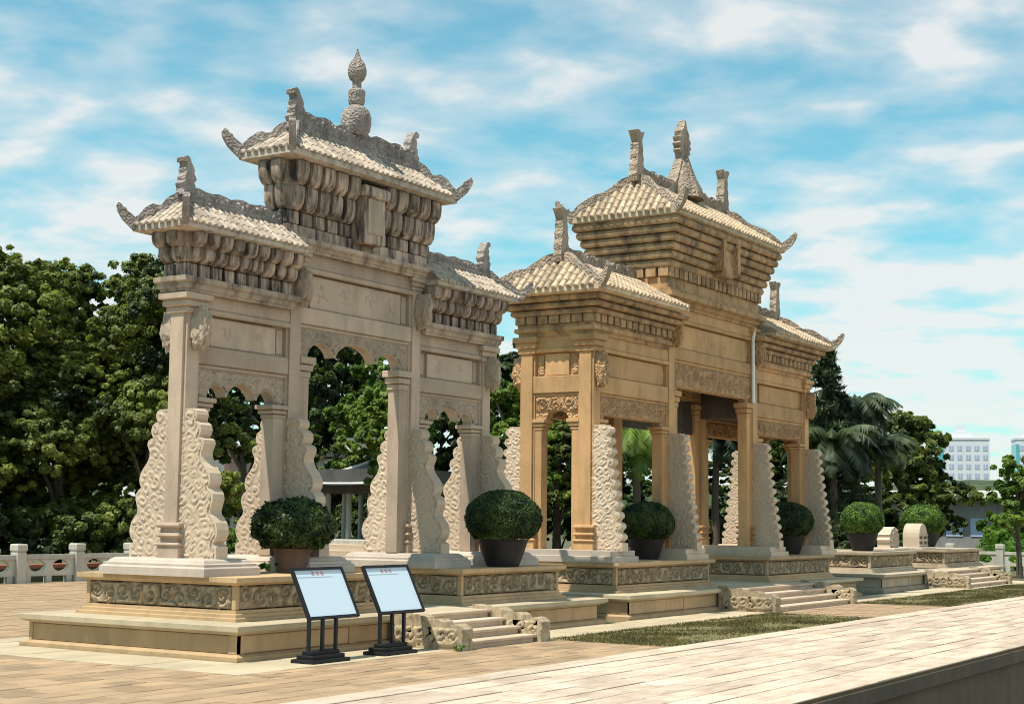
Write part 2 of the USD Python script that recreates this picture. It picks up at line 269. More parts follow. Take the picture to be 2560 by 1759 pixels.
def relief(face, u0, u1, z0, z1, p0, depth, seed, step=0.03, motif=0.34):
    nu, nz = max(4, int((u1 - u0) / step)), max(4, int((z1 - z0) / step))
    A, B = np.meshgrid(np.linspace(0, u1 - u0, nu + 1), np.linspace(0, z1 - z0, nz + 1))
    h = relief_fn(seed, motif)(A, B, z1 - z0) * depth
    edge = np.minimum(np.minimum(A, u1 - u0 - A), np.minimum(B, z1 - z0 - B)); h *= np.clip(edge / .03, 0, 1)
    v = np.array([face(u0 + a, p0 + d, z0 + b) for a, b, d in zip(A.ravel(), B.ravel(), h.ravel())]); f = []
    W = nu + 1
    for j in range(nz):
        for i in range(nu):
            a = j * W + i; f += [[a, a + 1, a + W + 1], [a, a + W + 1, a + W]]
    m = MB().add(v, f)
    # closed sides and back so the panel is a real slab of stone
    bd = [face(u0, p0 - .12, z0), face(u1, p0 - .12, z0), face(u1, p0 - .12, z1), face(u0, p0 - .12, z1), face(u0, p0, z0), face(u1, p0, z0), face(u1, p0, z1), face(u0, p0, z1)]
    m.add(bd, [[0, 2, 1], [0, 3, 2], [0, 1, 5], [0, 5, 4], [1, 2, 6], [1, 6, 5], [2, 3, 7], [2, 7, 6], [3, 0, 4], [3, 4, 7]])
    return m

def scroll_plate(parent, name, pg, fn, out, mat, spacing=.25, turn=.098, depth=.021, step=.024, seed=0, margin=.025):
    """carved cloud scrolls covering polygon pg; fn maps (a, b, h) to the world, out is the way the face looks"""
    import shapely
    rs = np.random.RandomState(seed); x0, y0, x1, y1 = pg.bounds; nx, ny = int((x1 - x0) / step) + 1, int((y1 - y0) / step) + 1
    A, B = np.meshgrid(x0 + step * np.arange(nx + 1), y0 + step * np.arange(ny + 1)); ok = shapely.contains_xy(pg.buffer(-margin), A, B)
    WP = np.stack([A * 4.5, B * 4.5, A * 0 + seed], -1); A0, B0 = A, B; A = A + .11 * (meshkit.fbm(WP, 2, seed + 1) - .5); B = B + .11 * (meshkit.fbm(WP + 9, 2, seed + 2) - .5)
    gx, gy = int((x1 - x0) / spacing) + 3, int((y1 - y0) / spacing) + 3
    C = np.array([(x0 + spacing * (i - 1 + .5 * (j % 2)) + rs.uniform(-.36, .36) * spacing, y0 + spacing * .87 * (j - 1) + rs.uniform(-.36, .36) * spacing) for i in range(gx + 1) for j in range(gy + 3)])
    D = np.hypot(A[..., None] - C[:, 0], B[..., None] - C[:, 1]); o = np.argsort(D, -1)[..., :2]; d1 = np.take_along_axis(D, o, -1)
    k = o[..., 0]; th = np.arctan2(B - C[k, 1], A - C[k, 0]); sg = np.where(k % 2 == 0, 1, -1); ph = (k * 2.399) % 6.28
    h = np.clip(.5 + .75 * np.sin(th * sg + ph + 2 * PI * d1[..., 0] / turn), 0, 1) * np.clip((d1[..., 1] - d1[..., 0]) / .05, .1, 1)
    h *= .75 + .5 * meshkit.noise(np.stack([A * 3, B * 3, A * 0 + seed], -1), seed); h = .003 + depth * h
    idx = -np.ones(A.shape, int); idx[ok] = np.arange(ok.sum()); v = np.array([fn(a, b, c) for a, b, c in zip(A0[ok], B0[ok], h[ok])])
    q = np.stack([idx[:-1, :-1], idx[:-1, 1:], idx[1:, 1:], idx[1:, :-1]], -1).reshape(-1, 4); q = q[(q >= 0).all(1)]
    if len(q) == 0: return None
    f = np.concatenate([q[:, [0, 1, 2]], q[:, [0, 2, 3]]]); n = np.cross(v[f[:, 1]] - v[f[:, 0]], v[f[:, 2]] - v[f[:, 0]]).sum(0)
    if n @ np.array(out) < 0: f = f[:, ::-1]
    return part(parent, name, (v, f), mat, smooth=60)

# ------------------------------------------------------------------ ground, paving, terrace
rng = random.Random(7)
g = MB(); g.add([(-400, -9.5, -.05), (900, -9.5, -.05), (900, 900, -.05), (-400, 900, -.05)], [[0, 1, 2], [0, 2, 3]])
p = usdkit.mesh(stage, '/World/ground', g.arr(), M['soil']).GetPrim(); tag(p, 'dark earth ground under the trees and around the platforms', kind='structure')
g = MB(); g.add([(-400, -400, -1.6), (900, -400, -1.6), (900, -9.45, -1.6), (-400, -9.45, -1.6)], [[0, 1, 2], [0, 2, 3]])
p = usdkit.mesh(stage, '/World/lower_ground', g.arr(), M['soil']).GetPrim(); tag(p, 'lower ground below the terrace edge', kind='structure')

def px_of(P):
    d = np.asarray(P, float) - CAM; z = d @ fwd
    return 1280 + FPX * (d @ r2) / z, 879.5 - FPX * (d @ u2) / z, z
def in_view(x, y, z=0.0, m=60):
    a, b, d = px_of((x, y, z)); return d > 0 and -m < a < 2560 + m and b < 1759 + m
def paving(name, label, mat, rects, piece, thick=0.06, keep=300):
    root = f'/World/{name}'; UsdGeom.Xform.Define(stage, root); tag(stage.GetPrimAtPath(root), label, kind='structure'); ORIGIN[root] = np.zeros(3)
    bed = MB(); near, far = [], []
    for x0, x1, y0, y1, z in (r['xy'] + (r.get('z', 0.0),) for r in rects): bed.box(x0, x1, y0, y1, z - .12, z - .022)
    part(root, 'bed', bed, 'joint')
    for r in rects:
        x0, x1, y0, y1 = r['xy']; z = r.get('z', 0.0); L, Wd, gap, jit = r['L'], r['W'], r.get('gap', .012), r.get('jit', .3)
        rows = max(1, round((y1 - y0) / Wd)); Wd = (y1 - y0) / rows
        for i in range(rows):
            x = x0 - rng.random() * L if r.get('off', True) else x0
            while x < x1 - .02:
                ll = L * (1 + jit * (rng.random() - .5) * 2); a, b = max(x, x0), min(x + ll, x1)
                if b - a > .05:
                    t = (a + gap / 2, b - gap / 2, y0 + i * Wd + gap / 2, y0 + (i + 1) * Wd - gap / 2, z - thick, z + rng.uniform(-.005, .004), r.get('mat', mat))
                    (near if in_view((a + b) / 2, y0 + (i + .5) * Wd, z) else far).append(t)
                x += ll
    near.sort(key=lambda t: (t[0] - CAM[0]) ** 2 + (t[2] - CAM[1]) ** 2); far += near[keep:]
    for t in near[:keep]: part(root, piece, MB().box(*t[:6], b=.006), t[6])
    for mt in sorted({t[6] for t in far}):
        m = MB()
        for t in far:
            if t[6] == mt: m.box(*t[:6])
        part(root, 'far_paving', m, mt, kind='stuff')
paving('terrace', 'pale granite terrace of long slabs in front of the lawns', 'terrace',
       [dict(xy=(-14, 78, -4.72, -4.2), L=2.4, W=.52, gap=.02, z=.012)] + [dict(xy=(-14, 78, -9.1 + .4867 * k, -9.1 + .4867 * (k + 1)), L=1.15, W=.4867, gap=.036) for k in range(9)] + [dict(xy=(-14, 78, -9.5, -9.1), L=2.2, W=.4, gap=.014, z=.008)], 'paving_slab')
paving('plaza_paving', 'brown brick paving left of and in front of the near archway', 'paver',
       [dict(xy=(-1.4, 7.55, -4.2, -1.35), L=.62, W=.285, gap=.022, jit=.05), dict(xy=(-16, -1.4, -4.2, 9), L=.62, W=.4, gap=.022, jit=.05), dict(xy=(-16, 34, 9, 25.2), L=.9, W=.5, gap=.026, jit=.05),
        dict(xy=(0, 34, 6.7, 9), L=.9, W=.5, gap=.026, jit=.05), dict(xy=(19.1, 25.4, -4.2, -1.35), L=.62, W=.32, gap=.022, jit=.05)], 'paver')
paving('walkway', 'pale stone walkway strip along the foot of the platforms', 'walk',
       [dict(xy=(-1.4, 48, -1.35, -.02), L=1.5, W=.66, gap=.014, jit=.2, z=.004), dict(xy=(-1.4, -.02, -.02, 6.7), L=1.35, W=.9, gap=.014, jit=.2, z=.004), dict(xy=(-.02, 14, 5.4, 6.7), L=1.5, W=.65, gap=.014, z=.004)], 'paving_slab')
# retaining wall under the terrace edge
root = thing('retaining_wall', 'dark stone retaining wall below the terrace edge at bottom right corner', 'wall', (10, -9.45, 0), kind='structure')
part(root, 'wall', MB().box(-14, 78, -9.42, -8.9, -1.6, -.30), 'wall_dark')
for k in range(34):
    part(root, 'coping_stone', MB().box(-14 + k * 2.7 + .006, -14 + (k + 1) * 2.7 - .006, -9.52, -8.9, -.30, -.062, b=.012), 'wall_dark')
# lawns
root = '/World/lawn'; UsdGeom.Xform.Define(stage, root); tag(stage.GetPrimAtPath(root), 'mossy lawn beds between the stair paths and the terrace', kind='structure')
lawns = [(7.6, 19.05, -4.18, -1.4), (25.45, 44.5, -4.18, -1.4), (44.6, 76, -4.18, -1.4)]
m = MB()
for x0, x1, y0, y1 in lawns: m.box(x0, x1, y0, y1, -.1, -.004)
part(root, 'turf', m, 'turf')
rs = np.random.RandomState(3); V = []; 
for x0, x1, y0, y1 in lawns[:2]:
    n = int((x1 - x0) * (y1 - y0) * 900); x = rs.uniform(x0 - .05, x1 + .05, n); y = rs.uniform(y0 - .02, y1 + .12, n)
    den = meshkit.fbm(np.stack([x * .8, y * 1.2, x * 0], -1), 3, 4); k = rs.rand(n) < np.clip((den - .3) * 3.2, .12, 1); x, y = x[k], y[k]; n = len(x)
    a = rs.uniform(0, 2 * PI, n); h = rs.uniform(.012, .042, n); wd = .012; ln = rs.normal(0, .02, (n, 2))
    V.append(np.stack([np.stack([x - wd * np.cos(a), y - wd * np.sin(a), 0 * x - .006], 1), np.stack([x + wd * np.cos(a), y + wd * np.sin(a), 0 * x - .006], 1), np.stack([x + ln[:, 0], y + ln[:, 1], h], 1)], 1))
V = np.concatenate(V).reshape(-1, 3)
p = usdkit.mesh(stage, '/World/grass', (V, np.arange(len(V)).reshape(-1, 3)), M['grass']).GetPrim(); tag(p, 'short olive grass growing over the lawn beds', 'grass', kind='stuff')

# ------------------------------------------------------------------ platforms
def frieze_block(root, x0, x1, y0, y1, seed, gmat='platform', rmat='relief', z0=.5875):
    """a carved upper tier: stepped foot, corner posts, carved panels, moulded cornice"""
    cx, cy, hx, hy = (x0 + x1) / 2, (y0 + y1) / 2, (x1 - x0) / 2, (y1 - y0) / 2
    part(root, 'stepped_foot', MB().course(cx, cy, hx, hy, [(-.2, z0 - .02), (.13, z0), (.13, z0 + .055), (.075, z0 + .065), (.075, z0 + .12), (.02, z0 + .13), (.02, z0 + .185), (-.2, z0 + .19)]), gmat)
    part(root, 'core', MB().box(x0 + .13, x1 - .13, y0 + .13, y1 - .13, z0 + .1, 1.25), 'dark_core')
    part(root, 'cornice', MB().course(cx, cy, hx, hy, [(-.2, 1.195), (.03, 1.20), (.05, 1.22), (.11, 1.235), (.135, 1.255), (.135, 1.335), (-.1, 1.3355)]), gmat)
    for sx in (x0, x1 - .09):
        for sy in (y0, y1 - .09): part(root, 'corner_post', MB().box(sx, sx + .09, sy, sy + .09, z0 + .19, 1.2, b=.008), gmat)
    fr, en = front(0, y0), endface(x0, 0)
    n = max(1, round((x1 - x0) / 1.9)); w = (x1 - x0 - .2) / n
    for k in range(n): part(root, 'carved_panel', relief(fr, x0 + .1 + k * w + .012, x0 + .1 + (k + 1) * w - .012, z0 + .205, 1.185, -.05, .075, seed + k), rmat, smooth=50)
    n = max(1, round((y1 - y0) / 2.4)); w = (y1 - y0 - .2) / n
    for k in range(n): part(root, 'carved_panel', relief(en, -y1 + .1 + k * w + .012, -y1 + .1 + (k + 1) * w - .012, z0 + .205, 1.185, -.05, .075, seed + 20 + k), rmat, smooth=50)

def platform(name, label, x0, y0, L, D, blocks, seed, mat='platform'):
    root = thing(name, label, 'platform', (x0 + L / 2, y0 + D / 2, 0))
    cx, cy, hx, hy = x0 + L / 2, y0 + D / 2, L / 2, D / 2
    part(root, 'plinth', MB().course(cx, cy, hx, hy, [(0, -.08), (0, .075), (-.025, .085), (-.05, .10), (-.11, .115), (-.3, .12)]), mat)
    part(root, 'core', MB().box(x0 + .16, x0 + L - .16, y0 + .16, y0 + D - .16, .05, .5), mat)
    part(root, 'cornice', MB().course(cx, cy, hx, hy, [(-.3, .425), (-.11, .43), (-.09, .45), (-.03, .465), (0, .485), (.035, .495), (.035, .5795), (.02, .5875), (-.3, .588)]), 'walk' if mat == 'platform' else mat)
    fr, en = front(0, y0), endface(x0, 0)
    n = max(2, round(L / 3.2)); w = L / n
    for k in range(n):
        part(root, 'dado_panel', fr.box(MB(), x0 + k * w + .22, x0 + (k + 1) * w - .06 if k < n - 1 else x0 + L - .22, -.3, -.125, .125, .42, b=.01), mat)
        part(root, 'dado_post', fr.box(MB(), x0 + k * w + (.115 if k == 0 else -.045), x0 + k * w + .205, -.3, -.115, .118, .428, b=.008), mat)
    part(root, 'dado_panel', en.box(MB(), -y0 - D + .22, -y0 - .22, -.3, -.125, .125, .42, b=.01), mat)
    for u0 in (-y0 - D + .115, -y0 - .205): part(root, 'dado_post', en.box(MB(), u0, u0 + .09, -.295, -.116, .119, .427, b=.008), mat)
    for i, (a, b) in enumerate(blocks): frieze_block(root, a, b, y0 + .815, y0 + D - .815, seed + 31 * i, mat)
    return root

plat_a = platform('stone_platform', 'ochre stepped platform with carved frieze under the nearer pale archway', 0, 0, 12.49, 5.32, [(.815, 4.75), (7.68, 11.67)], 1)
plat_b = platform('stone_platform', 'stepped platform with carved frieze under the orange archway', 13.83, .106, 16.3, 5.32, [(14.65, 20.05), (24.15, 29.3)], 5)
plat_c = platform('stone_platform', 'farthest low platform carrying only potted bushes and carved stones, no archway', 33.4, .5, 16.0, 5.2, [(34.4, 39.2), (43.3, 48.4)], 9, 'platform_grey')

def stairs(name, label, x0, x1, ytop, mat='step'):
    root = thing(name, label, 'stairs', ((x0 + x1) / 2, ytop - .8, 0), 'stairs up to the platforms' and None)
    t = .34
    for k in range(4):
        z = .5875 * (4 - k) / 4 - .004
        part(root, 'step', MB().course((x0 + x1) / 2, ytop - .18 - .36 * k + .06, (x1 - x0) / 2 - t - .006, .30, [(-.05, z - .147 if k else .3), (-.05, z - .06), (0, z - .05), (0, z - .008), (-.008, z)]), mat)
    pr = [(0.05, -.05), (-1.60, -.05), (-1.60, .16), (-1.58, .20), (-1.62, .27), (-1.60, .38), (-1.52, .45), (-1.42, .47), (-1.32, .44), (-1.26, .38), (-1.20, .40), (-1.15, .50), (-1.05, .545), (-.92, .54), (-.84, .48), (-.78, .48), (-.72, .57), (-.6, .62), (-.46, .615), (-.36, .56), (-.28, .57), (-.2, .64), (.05, .66)]
    for i, xx in enumerate((x0, x1 - t)):
        pg = Polygon([(a, b) for a, b in pr])
        wall = part(root, 'cheek_wall', MB().poly(pg, t, lambda a, b, c: (xx + c, ytop + a, b)), 'relief' if mat == 'step' else mat)
        m = relief(Face(xx, ytop, 0, -1), .06, 1.50, .06, .40, .0, .035, 60 + i, step=.028, motif=.24); part(wall, 'carving', m, 'relief', smooth=50)
    return root
st_a = stairs('stone_stairs', 'short stairs with scrolled cheek walls behind the two sign boards', 4.2, 7.3, 0.0)
st_b = stairs('stone_stairs', 'wide stairs with scrolled cheek walls below the orange archway', 19.0, 25.2, 0.106)
st_c = stairs('stone_stairs', 'far stairs with scrolled cheek walls at the right end, below the platform without archway', 38.2, 44.4, 0.5)

# ------------------------------------------------------------------ archway pieces
def scallop_stone(root, name, x, ycol, sgn, ycen, mat, reach=1.0, ztop=4.32, z0=1.63, t=.30, jag=False, label=None):
    """the tall wave-edged buttress stone standing before (sgn -1) or behind (+1) a column"""
    if not jag:
        pr = [(1.08, 0), (1.08, .22), (1.0, .25), (.985, .28), (1.04, .33), (1.085, .42), (1.09, .52), (1.05, .64), (.97, .74), (.915, .79), (.90, .86), (.93, .95), (.965, 1.05), (.95, 1.15), (.90, 1.22), (.845, 1.25), (.83, 1.27), (.87, 1.33), (.885, 1.42), (.86, 1.52), (.79, 1.62), (.70, 1.72), (.65, 1.82),
              (.64, 1.90), (.68, 1.98), (.71, 2.05), (.69, 2.12), (.62, 2.16), (.56, 2.17), (.60, 2.22), (.625, 2.30), (.60, 2.39), (.52, 2.45), (.46, 2.46), (.50, 2.52), (.52, 2.58), (.49, 2.65), (.42, 2.69)]
        k = (ztop - z0) / 2.69; pr = [(a * reach, z0 + b * k) for a, b in pr]
    else:
        pr, n = [(1.12 * reach, z0), (1.12 * reach, z0 + .2), (1.0 * reach, z0 + .22)], 11
        for i in range(n):
            za, zb = z0 + .22 + (ztop - z0 - .22) * i / n, z0 + .22 + (ztop - z0 - .22) * (i + 1) / n; q = 1 - i / n
            e = reach * (.63 + .40 * q ** 1.25); pr += [(e + .02, za + .04), (e + .075, za + (zb - za) * .35), (e + .07, za + (zb - za) * .6), (e + .02, za + (zb - za) * .82), (e - .055, zb - .035), (e - .055, zb)]
        pr.append((reach * .5, ztop))
    pg = Polygon([(.0, z0)] + pr + [(.0, ztop)]).buffer(0)
    xx = x - t / 2
    mb = MB().poly(pg, t, lambda a, b, c: (xx + c, ycen + sgn * a, b))
    st = part(root, name, mb, mat, label=label)
    scroll_plate(st, 'scroll_carving', pg, lambda a, b, h: (xx - h, ycen + sgn * a, b), (-1, 0, 0), mat, seed=int(x * 7 + sgn * 3 + ycen * 5) % 97, spacing=.25 if not jag else .23)
    return st

def column(root, x, y, h, z0, ztop, mat, base=True):
    hs = h - .055
    prof = lambda o, z: [(x - h + .0 + o, y - hs, z)]
    R = []
    for z in (z0, ztop):
        R.append([(x + a, y + b, z) for a, b in [(-hs, -h), (hs, -h), (hs, -hs), (h, -hs), (h, hs), (hs, hs), (hs, h), (-hs, h), (-hs, hs), (-h, hs), (-h, -hs), (-hs, -hs)]])
    c = part(root, 'column', MB().rings(R), mat)
    if base:
        b = MB().course(x, y, h, h, [(.035, z0 - .02), (.05, z0), (.05, z0 + .20), (.04, z0 + .215), (.075, z0 + .225), (.085, z0 + .25), (.075, z0 + .275), (.0, z0 + .29), (-.01, z0 + .36), (.05, z0 + .385), (.085, z0 + .41), (.075, z0 + .445), (.0, z0 + .46), (-.01, z0 + .535), (.05, z0 + .56), (.085, z0 + .59), (.075, z0 + .63), (-.02, z0 + .645)])
        part(c, 'base', b, mat)
    return c
def capital(col, x, y, h, z0, z1, mat, k=1.0):
    d = z1 - z0
    part(col, 'capital', MB().course(x, y, h, h, [(-.03, z0), (.035 * k, z0 + .01), (.035 * k, z0 + .27 * d), (.015 * k, z0 + .29 * d), (.085 * k, z0 + .36 * d), (.085 * k, z0 + .60 * d), (.065 * k, z0 + .63 * d), (.14 * k, z0 + .70 * d), (.14 * k, z1 - .008), (-.05, z1)]), mat)

def lump(root, name, c, r, seed, mat, parentmat=None):
    s = trimesh.creation.icosphere(4); v = np.array(s.vertices)
    n = meshkit.fbm(v * 2.4 + seed * 7.3, 3, seed); n2 = np.abs(2 * meshkit.fbm(v * 5.5 + seed, 2, seed + 2) - 1); v = v * (0.66 + .7 * n + .30 * n2)[:, None]
    v = np.sign(v) * np.abs(v) ** .8
    return part(root, name, (v * np.array(r) + np.array(c), np.array(s.faces)), mat, smooth=40)

def glyph(mb, face, u, z, s, p, seed):
    """one worn, barely legible carved character: a few shallow slanted strokes"""
    r = random.Random(seed)
    for k in range(7):
        a = r.choice((0.05, -.08, 1.5, 1.62, .8, -.7)) + r.uniform(-.1, .1); L = r.uniform(.12, .34) * s; cu, cz = u + r.uniform(-.26, .26) * s, z + r.uniform(-.34, .34) * s; w = s * .03
        ca, sa = math.cos(a), math.sin(a); q = [(cu + x * ca - y * sa, cz + x * sa + y * ca) for x, y in ((-L, -w), (L, -w * .6), (L, w * .6), (-L, w))]
        mb.poly(Polygon(q), .005 + .0004 * k, lambda a_, b_, c_: face(a_, p + c_, b_))

def bay(root, face, u0, u1, z, mats, arch='trefoil', glyphs=1, seed=0, pil=.24, back=True):
    """stonework between two columns; face origin is the bay's centre line, p>0 in front of it"""
    st, sp = mats
    t = .20
    part(root, 'top_beam', face.box(MB(), u0 - .05, u1 + .05, -t, t, z['top0'] + .11, z['top1'], b=.012), st)
    part(root, 'beam_ledge', face.box(MB(), u0 - .05, u1 + .05, -t - .02, t + .025, z['top0'], z['top0'] + .108, b=.02), st)
    part(root, 'back_panel', face.box(MB(), u0 - .05, u1 + .05, -.09, .07, z['low1'] - .01, z['top0'] + .01), st)
    w = u1 - u0; pu0, pu1 = u0 + .30, u1 - .30
    pq = part(root, 'plaque', face.box(MB(), pu0, pu1, -.1, .14, z['low1'] + .012, z['top0'] - .03, b=.018), st)
    if glyphs:
        s = min((z['top0'] - z['low1']) * .6, (pu1 - pu0) / (glyphs + .3) * .8)
        for k in range(glyphs):
            ch = MB(); glyph(ch, face, pu0 + (pu1 - pu0) * (k + .5) / glyphs, (z['low1'] + z['top0']) / 2, s, .139, seed * 10 + k); part(pq, 'character', ch, st)
    for a in (u0 + .06, u1 - .22): part(root, 'side_block', face.box(MB(), a, a + .16, -.1, .10, z['low1'] + .05, z['top0'] - .04, b=.02), sp)
    part(root, 'lower_beam', face.box(MB(), u0 - .05, u1 + .05, -t + .01, t - .005, z['low0'] + .075, z['low1'], b=.015), st)
    part(root, 'beam_ledge', face.box(MB(), u0 - .05, u1 + .05, -t + .04, t - .045, z['low0'], z['low0'] + .073, b=.015), st)
    a, b = z['spd'], z['low0'] + .002; um = (u0 + u1) / 2
    pg = sbox(u0 - .03, a, u1 + .03, b)
    if arch == 'trefoil':
        h = z['arc'] - a; e0, e1 = u0 + pil * .9, u1 - pil * .9; W = e1 - e0
        pg = pg.difference(affinity.scale(Point(0, 0).buffer(1, 24), W * .20, h * .96, origin=(0, 0)).buffer(0) if 0 else affinity.translate(affinity.scale(Point(0, 0).buffer(1, 24), W * .215, h), um, a - .002))
        for q in (-1, 1):
            pg = pg.difference(affinity.translate(affinity.scale(Point(0, 0).buffer(1, 20), W * .135, h * .80), um + q * W * .365, a - .002))
        pg = pg.difference(sbox(e0, a - .1, e1, a + h * .16))
    elif arch == 'shallow':
        pg = pg.difference(affinity.translate(affinity.scale(Point(0, 0).buffer(1, 24), w * .26, z['arc'] - a), um, a - .002))
    else:
        pg = pg.difference(sbox(u0 + pil * 1.2, a - .1, u1 - pil * 1.2, a + .10))
    sd_ = part(root, 'spandrel', MB().poly(pg, .25, lambda p, q, c: face(p, c - .125, q)), sp)
    if arch == 'trefoil': scroll_plate(sd_, 'scroll_carving', pg, lambda p, q, h: face(p, .125 + h, q), face(0, 1, 0) - np.array(face(0, 0, 0)), sp, spacing=.2, turn=.09, depth=.035, step=.02, seed=seed + 3)
    else:
        part(root, 'spandrel_carving', relief(face, u0 + .02, u1 - .02, a + (.11 if arch == 'flat' else .2), b - .03, .135, .05, seed + 70, step=.04, motif=.4), sp, smooth=50)
    for s_, uu in ((1, u0), (-1, u1)):
        pl = part(root, 'pilaster', face.box(MB(), uu - s_ * .03, uu + s_ * pil, -.15, .15, z['base'], z['cap0'] + .02, b=.02), st)
        m = MB(); zc0, zc1 = z['cap0'], z['spd']; d = zc1 - zc0
        cx = uu + s_ * (pil * .5 - .03)
        for i, (o, q0, q1) in enumerate([(.03, 0, .3), (.075, .32, .62), (.13, .65, 1.0)]):
            face.box(m, min(uu - s_ * .04, uu + s_ * (pil + o)), max(uu - s_ * .04, uu + s_ * (pil + o)), -.15 - o * .6, .15 + o * .6, zc0 + q0 * d, zc0 + q1 * d - .003, b=.012)
        part(pl, 'small_capital', m, st)

def bulb(mb, face, u, w, p0, prot, z0, z1):
    R = []
    for t, kw, kp in [(0, .36, .30), (.10, .43, .60), (.3, .475, .90), (.6, .49, 1.0), (.88, .49, 1.0), (.96, .48, .95), (1.0, .44, .8)]:
        hw, pp, ring = w * kw, prot * kp, []
        for a, b in [(-1, -1.1), (-1, .45), (-.93, .88), (-.6, .99), (0, 1.02), (.6, .99), (.93, .88), (1, .45), (1, -1.1)]: ring.append(face(u + hw * a, p0 + pp * b, z0 + (z1 - z0) * t))
        R.append(ring)
    R = np.array(R)
    return mb.rings(R[:, ::-1] if np.cross(R[0, 2] - R[0, 0], R[0, 6] - R[0, 0])[2] < 0 else R)
def blocks_along(root, name, face, u0, u1, n, p0, prot, z0, z1, mat, gap, bul=False):
    w = (u1 - u0) / n
    for k in range(n):
        if bul: part(root, name, bulb(MB(), face, u0 + (k + .5) * w, w * (1 - gap), p0, prot, z0, z1), mat, smooth=35)
        else: part(root, name, face.box(MB(), u0 + k * w + w * gap / 2, u0 + (k + 1) * w - w * gap / 2, p0 - .24, p0 + prot, z0, z1, b=.015), mat)

def tile_rib(mb, a, b, up, r=.062, seg=.30):
    """a row of overlapping half-round tiles from the eave point a up to b"""
    a, b = np.array(a, float), np.array(b, float); d = b - a; L = np.linalg.norm(d); t = d / L; s = np.cross(t, up); s /= np.linalg.norm(s); nrm = np.cross(s, t)
    n = max(1, round(L / seg)); ang = np.linspace(0, PI, 6)
    for k in range(n):
        A, B = a + t * (L * k / n - (.02 if k else 0)), a + t * L * (k + 1) / n; R = []
        for P, rr in ((A, r * 1.12), (B, r * .86)): R.append([P + s * rr * math.cos(x) + nrm * rr * math.sin(x) for x in ang])
        v = np.array(R).reshape(-1, 3); f = []
        for j in range(5): f += [[j, j + 1, j + 7], [j, j + 7, j + 6]]
        f += [[0, j + 1, j] for j in range(1, 5)]
        mb.add(v, f)
    return mb

def hip_plate(root, name, A, C, mat, k=1.0, thick=.13, seed=0, up=1.0):
    """the crested ridge that runs down a hip from A to the eave corner C and curls up beyond it"""
    A, C = np.array(A, float), np.array(C, float); d = C - A; L = np.hypot(d[0], d[1]); H = -d[2]; h = d[:2] / L; r = random.Random(seed)
    low = [(0, -.12), (.5 * L, -.55 * H - .10), (L, -H - .10), (L + .16 * k, -H + .0), (L + .33 * k, -H + .16 * k), (L + .47 * k, -H + .40 * k * up)]
    tip = [(L + .50 * k, -H + .54 * k * up), (L + .44 * k, -H + .64 * k * up), (L + .34 * k, -H + .60 * k * up), (L + .31 * k, -H + .52 * k), (L + .22 * k, -H + .50 * k), (L + .17 * k, -H + .40 * k), (L + .08 * k, -H + .34 * k), (L * .96, -H + .22 * k)]
    top = []; n = 12
    for i in range(1, n):
        q = 1 - i / n; s = q * L * .95; top.append((s, -H * q * .97 + k * (.20 + .15 * abs(math.sin(q * 6.3)) + r.uniform(-.035, .035))))
    pg = Polygon(low + tip + top + [(0, .30 * k)]).buffer(0)
    nn = np.array([-h[1], h[0]])
    return part(root, name, MB().poly(pg, thick, lambda a, b, c: (A[0] + h[0] * a + nn[0] * (c - thick / 2), A[1] + h[1] * a + nn[1] * (c - thick / 2), A[2] + b)), mat)

